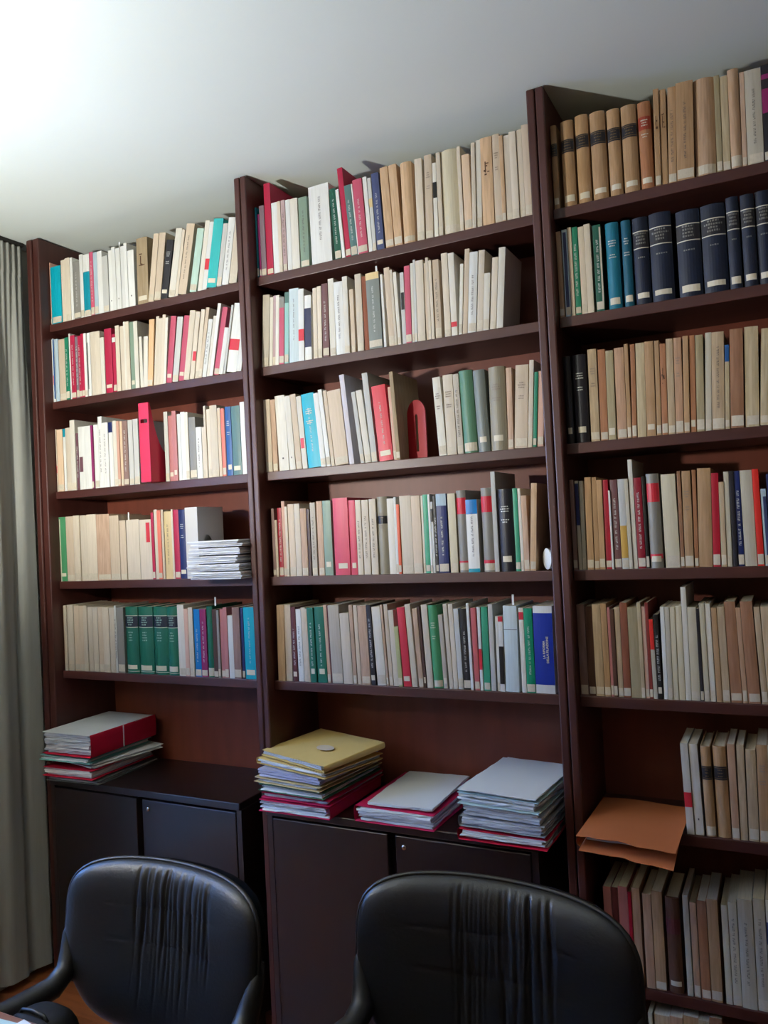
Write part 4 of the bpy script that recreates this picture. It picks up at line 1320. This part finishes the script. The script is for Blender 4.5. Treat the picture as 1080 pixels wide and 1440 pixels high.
# pile with the yellow envelope
gb_ = 'folders in the pile topped by a yellow envelope'
z = CT + .0005
folder('red folder stuffed with white papers at bottom of yellow-topped pile', (1.125, .040, z), R(0), .245, .320, .036, 'pink', r, 'right', group=gb_); z += .0385
folder('thin pink folder below green one in yellow-topped pile', (1.135, .042, z), R(-2), .245, .320, .018, 'pink', r, None, group=gb_); z += .0205
folder('dark green folder in the middle of yellow-topped pile', (1.130, .036, z), R(-4), .240, .320, .022, 'green', r, None, group=gb_); z += .0245
folder('buff folder beneath the yellow envelopes', (1.128, .030, z), R(-7), .250, .320, .016, 'buff', r, None, group=gb_); z += .0185
papers('lilac tinted papers between buff folder and yellow envelope', (1.132, .030, z), R(-8), .240, .310, .020, r, 3, fmat('lilac'), group=gb_); z += .0235
folder('fat folded yellow envelope, second from top of its pile', (1.146, .006, z), R(-15), .300, .245, .020, 'yellow', r, 'left', group=gb_); z += .030
e = folder('yellow envelope with a torn white label, topmost of its pile', (1.158, .004, z), R(-19), .300, .240, .020, 'yellow', r, 'right', group=gb_)
e.rotation_euler.x = R(4)
lab = MB(); lab.lathe([(.0001, 0), (.034, 0), (.034, .0006), (.0001, .0006)], n=14, smooth=False)
lo = lab.build('torn_label', mat('torn_label', (214, 196, 170), .8), e, (.035, -.015, .0225)); lo.scale = (1, .6, 1)

# low pile between
gc = 'folders in the low middle pile'
z = CT + .0005
folder('low crimson folder under white sheets between two taller piles', (1.446, .062, z), R(-1), .244, .325, .046, 'pink', r, 'left', group=gc); z += .0485
papers('white sheets lying on the low crimson folder', (1.458, .058, z), R(2), .205, .305, .010, r, 2, PAPER, group=gc)

# pile at the upright
gd = 'folders in the pale pile beside the upright'
z = CT + .0005
folder('red and grey folder at bottom of pale pile', (1.768, .035, z), R(-1), .238, .320, .030, 'red', r, 'left', group=gd); z += .0325
folder('clear plastic wallet of papers in pale pile', (1.772, .034, z), R(-3), .232, .315, .030, 'clear', r, 'left', group=gd); z += .0325
papers('thick white paper wad in the pale pile', (1.776, .030, z), R(-4), .215, .305, .024, r, 4, group=gd); z += .0275
folder('pale aqua folder below the topmost sheets of pale pile', (1.772, .028, z), R(-5), .226, .320, .032, 'aqua', r, None, group=gd); z += .0345
papers('smooth white sheets, topmost of the pale pile', (1.768, .024, z), R(-6), .220, .315, .006, r, 2, PAPER, group=gd)

# orange folder hanging over the shelf edge
def droopy():
    t = thing('folder', 'worn orange card folder overhanging the shelf edge beside books', 'folder', (2.083, 0.0, SZ[6] + .0008))
    fm_ = fmat('orange')
    rr = random.Random(4)
    def sheet(w, ya, yb, zf, th, x0):
        nx, ny = 14, 16; vs = []; fs = []
        for lay in (0, 1):
            for i in range(nx + 1):
                for j in range(ny + 1):
                    u, v = i / nx, j / ny
                    x = x0 + (u - .5) * w
                    y = ya + (yb - ya) * v + (.006 * math.sin(u * 17) * rr.random() if j == 0 else 0)
                    vs.append((x, y, zf(u, v, y) + lay * th))
        N = (nx + 1) * (ny + 1); k = ny + 1
        for i in range(nx):
            for j in range(ny):
                q = (i * k + j, (i + 1) * k + j, (i + 1) * k + j + 1, i * k + j + 1)
                fs.append(q[::-1]); fs.append(tuple(N + p for p in q))
        bnd = [i * k for i in range(nx + 1)] + [nx * k + j for j in range(1, ny + 1)] + [i * k + ny for i in range(nx - 1, -1, -1)] + [j for j in range(ny - 1, 0, -1)]
        for a, b in zip(bnd, bnd[1:] + bnd[:1]): fs.append((a, b, N + b, N + a))
        return MB().add(vs, fs)
    sheet(.214, -.178, .150, lambda u, v, y: (-.016 * u ** 1.5 - .004) * max(0, (-y - .01) / .16) ** 1.3 if y < -.01 else 0.0, .0014, 0).build('lower_flap', fm_, t)
    sheet(.226, -.172, .150, lambda u, v, y: .027 - .011 * v + .003 * math.sin(u * 5) - .009 * u * (1 - v), .0014, 0).build('upper_flap', fm_, t)
    slab(.200, .265, .006, rr, .001, jag=.002).build('papers', PAPERB, t, (0, .008, .003))
    vs, pts = [], [(-.107, .0005), (-.113, .006), (-.115, .013), (-.113, .021)]
    for yy in (-.165, .150): vs += [(x, yy, zz) for x, zz in pts]
    MB().add(vs, [(i, i + 1, 4 + i + 1, 4 + i) for i in range(3)]).build('spine', fm_, t)
droopy()

# loose papers on the fourth shelf beside the pale file
z = SZ[4] + .0005
tex = ['bottom bundle', 'second bundle', 'third bundle', 'fourth bundle', 'topmost bundle']
for k, (dx_, rz_, t_) in enumerate(((.006, .0, .024), (-.004, 1.5, .022), (.0, -1, .024), (-.002, 2, .022), (.002, 3, .022))):
    papers('%s of creased office papers beside the pale magazine file' % tex[k], (.842 + dx_, .056, z), R(rz_), .203, .290, t_, r, 4, group='loose paper bundles on the fourth shelf')
    z += t_ + .0024

# ------------------------------------------------------------------ leather chairs
def chair(label, x, y, seed):
    t = thing('armchair', label, 'chair', (x, y, 0), group='leather armchairs in front of the cupboards')
    rr = random.Random(seed)
    W, H, zb = 0.270, 0.350, 0.538
    tilt = R(9)
    ridges = [(rr.uniform(-.28, .52), rr.uniform(.006, .012), rr.uniform(.4, 1.0), rr.uniform(.93, 1.0), rr.uniform(-.8, .2), rr.uniform(-.03, .01)) for _ in range(46)]
    def radius(c, s):
        n = 5.0
        return (abs(c) ** n + abs(s) ** n) ** (-1 / n)
    def shape(u, v):
        """broad shoulders, narrower base"""
        wd = 1.0 if v > 0.05 else 1 - 0.30 * ((.05 - v) / 1.05) ** 1.7
        return u * wd, v
    def outline(q):
        c, s = math.cos(q), math.sin(q); k = radius(c, s)
        return shape(c * k, s * k)
    def place(u, v, off):
        """u,v in -1..1 on the pad; off = distance towards the sitter"""
        x_ = u * W
        z_ = zb + (v + 1) / 2 * H - 0.012 * u * u * (v > 0) * v
        yy = 0.050 * (1 - u * u) + 0.012 * math.cos(v * 1.5)          # hollow back: middle further from the sitter
        yy += (z_ - zb) * math.tan(tilt) - off
        return (x_, yy, z_)
    def wrinkle(u, v):
        a = 0
        for (u0, sw, amp, va, vb, sk) in ridges:
            if v > va or v < vb: continue
            f = min(1, (va - v) / .05, (v - vb) / .35)
            wv = .005 * math.sin(v * 7 + u0 * 40)
            q = (u - u0 - sk * v - wv) / sw
            if abs(q) < 3: a += amp * math.exp(-q * q) * f
        for vs_ in (.50, .08):
            q = (v - vs_ - .015 * math.sin(u * 6)) / .016
            if abs(q) < 3 and abs(u) < .62: a += .55 * math.exp(-q * q) * min(1, (.62 - abs(u)) / .1)
        return a
    mb = MB(); GX, GY = 210, 96
    vs = []; fs = []
    for side in (1, -1):
        for i in range(GX + 1):
            for j in range(GY + 1):
                a, b = 2 * i / GX - 1, 2 * j / GY - 1
                a = math.sin(a * math.pi / 2) * .35 + a * .65; b = math.sin(b * math.pi / 2) * .35 + b * .65
                rad = max(abs(a), abs(b))
                if rad < 1e-6: u = v = 0.0
                else:
                    l = math.hypot(a, b); c, s = a / l, b / l
                    k = radius(c, s) * max(abs(c), abs(s)) 
                    u, v = shape(a * k, b * k)
                th = 0.036 * math.sqrt(max(0, 1 - rad ** 5))
                off = side * th
                if side > 0: off -= 0.0024 * wrinkle(u, v) * max(0, 1 - rad ** 10)
                vs.append(place(u, v, off))
    n1 = (GX + 1) * (GY + 1); kk = GY + 1
    for sd in (0, 1):
        for i in range(GX):
            for j in range(GY):
                a = sd * n1 + i * kk + j
                q = (a, a + kk, a + kk + 1, a + 1)
                fs.append(q if sd == 0 else q[::-1])
    mb.add(vs, fs, True)
    mb.build('backrest', LEATHER, t, fix=True)
    # piping round the backrest
    pp = [place(*outline(2 * math.pi * k / 96), 0.0) for k in range(97)]
    MB().tube(pp, 0.005, 8, cap=False).build('piping', LEATHER, t)
    # back shell
    sh = MB(); vs = []; fs = []
    for i in range(9):
        rad = i / 8
        for k in range(48):
            ou, ov = outline(2 * math.pi * k / 48)
            vs.append(place(ou * rad * .93, ov * rad * .93, -0.040 - 0.008 * (1 - rad ** 2)))
    for i in range(8):
        for k in range(48):
            a = i * 48 + k; b = i * 48 + (k + 1) % 48
            fs.append((a, a + 48, b + 48, b))
    sh.add(vs, fs, True); sh.build('back_shell', ARMM, t)
    # seat cushion
    sm = MB(); vs = []; fs = []
    NS, NK = 14, 56
    for side in (1, -1):
        for i in range(NS + 1):
            rad = i / NS
            for k in range(NK):
                q = 2 * math.pi * k / NK
                c, s = math.cos(q), math.sin(q); e = 2 / 4.0
                u = math.copysign(abs(c) ** e, c) * rad; v = math.copysign(abs(s) ** e, s) * rad
                th = 0.045 * math.sqrt(max(0, 1 - rad ** 6))
                vs.append((u * .245, -.285 + v * .235, .385 + side * th + (.006 * (1 - rad) if side > 0 else 0)))
    n1 = (NS + 1) * NK
    for sd in (0, 1):
        for i in range(NS):
            for k in range(NK):
                a = sd * n1 + i * NK + k; b = sd * n1 + i * NK + (k + 1) % NK
                q = (a, b, b + NK, a + NK)
                fs.append(q[::-1] if sd == 0 else q)
    sm.add(vs, fs, True); sm.build('seat', LEATHER, t, fix=True)
    # spine bar joining seat and back
    MB().tube([(0, -.18, .335), (0, -.02, .335), (0, .10, .40), (0, .118, .52), (0, .128, .62)], [.022, .022, .022, .02, .016], 10).build('back_bar', METAL, t)
    for s in (-1, 1):
        pts = [(s * .262, .055, .745), (s * .262, .045, .715), (s * .256, .035, .680), (s * .250, .020, .645), (s * .254, -.015, .622), (s * .272, -.065, .614), (s * .290, -.13, .610), (s * .300, -.20, .604),
               (s * .300, -.255, .585), (s * .292, -.275, .54), (s * .278, -.270, .46), (s * .262, -.26, .39), (s * .240, -.24, .355), (s * .15, -.24, .345)]
        MB().tube(pts, [.010, .017, .021, .024, .025, .0255, .0255, .025, .024, .021, .020, .019, .018, .016], 14).build('armrest', ARMM, t)
    MB().tube([(0, -.24, .34), (0, -.24, .11)], .03, 16).build('gas_column', METAL, t)
    bs = MB()
    for k in range(5):
        q = 2 * math.pi * k / 5 + .3
        MB().tube([(0, -.24, .115), (.15 * math.cos(q), -.24 + .15 * math.sin(q), .095), (.29 * math.cos(q), -.24 + .29 * math.sin(q), .068)], [.026, .021, .015], 10).build('base_arm', METAL, t)
        c = MB(); cx, cy = .29 * math.cos(q), -.24 + .29 * math.sin(q)
        c.tube([(cx - .012 * math.sin(q), cy + .012 * math.cos(q), .028), (cx + .012 * math.sin(q), cy - .012 * math.cos(q), .028)], .028, 16)
        c.build('castor', ARMM, t)
    return t
ch = chair('black leather armchair with creased back, in front of the curtain-side cupboard', 1.238, -0.855, 5)
ch.scale = (.97, 1, .968)
chair('black leather armchair standing in front of the middle cupboard', 1.935, -0.755, 9)

# black bag on the seat of the chair near the curtain
bag = thing('bag', 'black rounded bag lying on the seat of a leather chair', 'bag', (1.072, -0.985, .432))
vs = []; fs = []
for i in range(13):
    a = -math.pi / 2 + math.pi * i / 12
    for k in range(28):
        q = 2 * math.pi * k / 28
        cc = math.cos(a) ** .55 if math.cos(a) > 0 else 0
        vs.append((.074 * cc * math.copysign(abs(math.cos(q)) ** .7, math.cos(q)), .085 * cc * math.copysign(abs(math.sin(q)) ** .7, math.sin(q)), .098 + .097 * math.copysign(abs(math.sin(a)) ** .7, math.sin(a))))
for i in range(12):
    for k in range(28):
        fs.append((i * 28 + k, i * 28 + (k + 1) % 28, (i + 1) * 28 + (k + 1) % 28, (i + 1) * 28 + k))
MB().add(vs, fs, True).build('body', mat('bag_black', (16, 16, 17), .6, spec=.3), bag, fix=True)
MB().tube([(-.04, 0, .188), (-.03, 0, .199), (0, 0, .203), (.03, 0, .199), (.04, 0, .188)], .004, 8).build('handle', ARMM, bag)

# ------------------------------------------------------------------ desk
dk = thing('desk', 'wooden writing desk with papers in front of the chairs', 'desk', (2.0, -1.56, 0))
DW = mat('desk_wood', (142, 96, 78), .35, mottle=.3, scale=(5, 50, 50), spec=.5)
MB().box(-1.10, 1.10, -.39, .415, .718, .750, .004).build('top', DW, dk)
for s in (-1, 1):
    MB().box(s * 1.02 - .02, s * 1.02 + .02, -.33, .20, 0, .718, .003).build('side_panel', DW, dk)
MB().box(-1.0, 1.0, -.02, 0, .30, .718).build('modesty_panel', DW, dk)
def sheet_on_desk(label, x, y, rz, w, d, mt, z):
    o = slab(w, d, .0006, r, .0012, 6, 6, .0002).build('paper_sheet', mt, None, (x, y, z), (0, 0, rz))
    tag(o, label, 'paper', 'sheets on the desk')
sheet_on_desk('pale green sheet at the corner of the desk', 1.165, -1.315, R(4), .21, .297, fmat('aqua'), .7505)
sheet_on_desk('crumpled white sheet lying over the green one on the desk', 1.315, -1.268, R(-10), .15, .21, PAPER, .7530)

# ------------------------------------------------------------------ uplighter floor lamp (left of the view, lights the ceiling)
LX, LY, LZ = 0.50, -1.62, 1.80
lp = thing('floor_lamp', 'tall uplighter floor lamp with a shallow metal bowl', 'lamp', (LX, LY, 0))
MB().lathe([(.0001, 0), (.14, 0), (.14, .012), (.10, .026), (.02, .034), (.0001, .034)], n=40).build('base', METAL, lp)
MB().tube([(0, 0, .03), (0, 0, LZ - .12)], .011, 14).build('pole', METAL, lp)
opal = bpy.data.materials.new('opal_glass'); opal.use_nodes = True
on = opal.node_tree; on.nodes.remove(on.nodes['Principled BSDF'])
od = on.nodes.new('ShaderNodeBsdfDiffuse'); od.inputs['Color'].default_value = (.8, .78, .72, 1)
ot = on.nodes.new('ShaderNodeBsdfTranslucent'); ot.inputs['Color'].default_value = (.95, .9, .8, 1)
om = on.nodes.new('ShaderNodeMixShader'); om.inputs[0].default_value = 0.65
on.links.new(od.outputs[0], om.inputs[1]); on.links.new(ot.outputs[0], om.inputs[2])
on.links.new(om.outputs[0], on.nodes['Material Output'].inputs[0])
rim = LZ - .170 * math.tan(R(12.0))
prof = []
for k in range(11):
    q = k / 10
    prof.append((.012 + .158 * q, rim - .085 * (1 - q ** 2.2)))
MB().lathe(prof, n=48).build('bowl', opal, lp)
MB().tube([(0, 0, rim - .09), (0, 0, LZ - .036)], [.016, .014], 12).build('socket', METAL, lp)
bm = bmesh.new(); bmesh.ops.create_icosphere(bm, subdivisions=2, radius=.036)
me = bpy.data.meshes.new('bulb'); bm.to_mesh(me); bm.free()
for p in me.polygons: p.use_smooth = True
me.materials.append(mat('bulb_glow', (255, 250, 240), .5, emit=(1.0, 0.985, 0.90, LAMP_STRENGTH)))
link('bulb', me, lp, (0, 0, LZ))
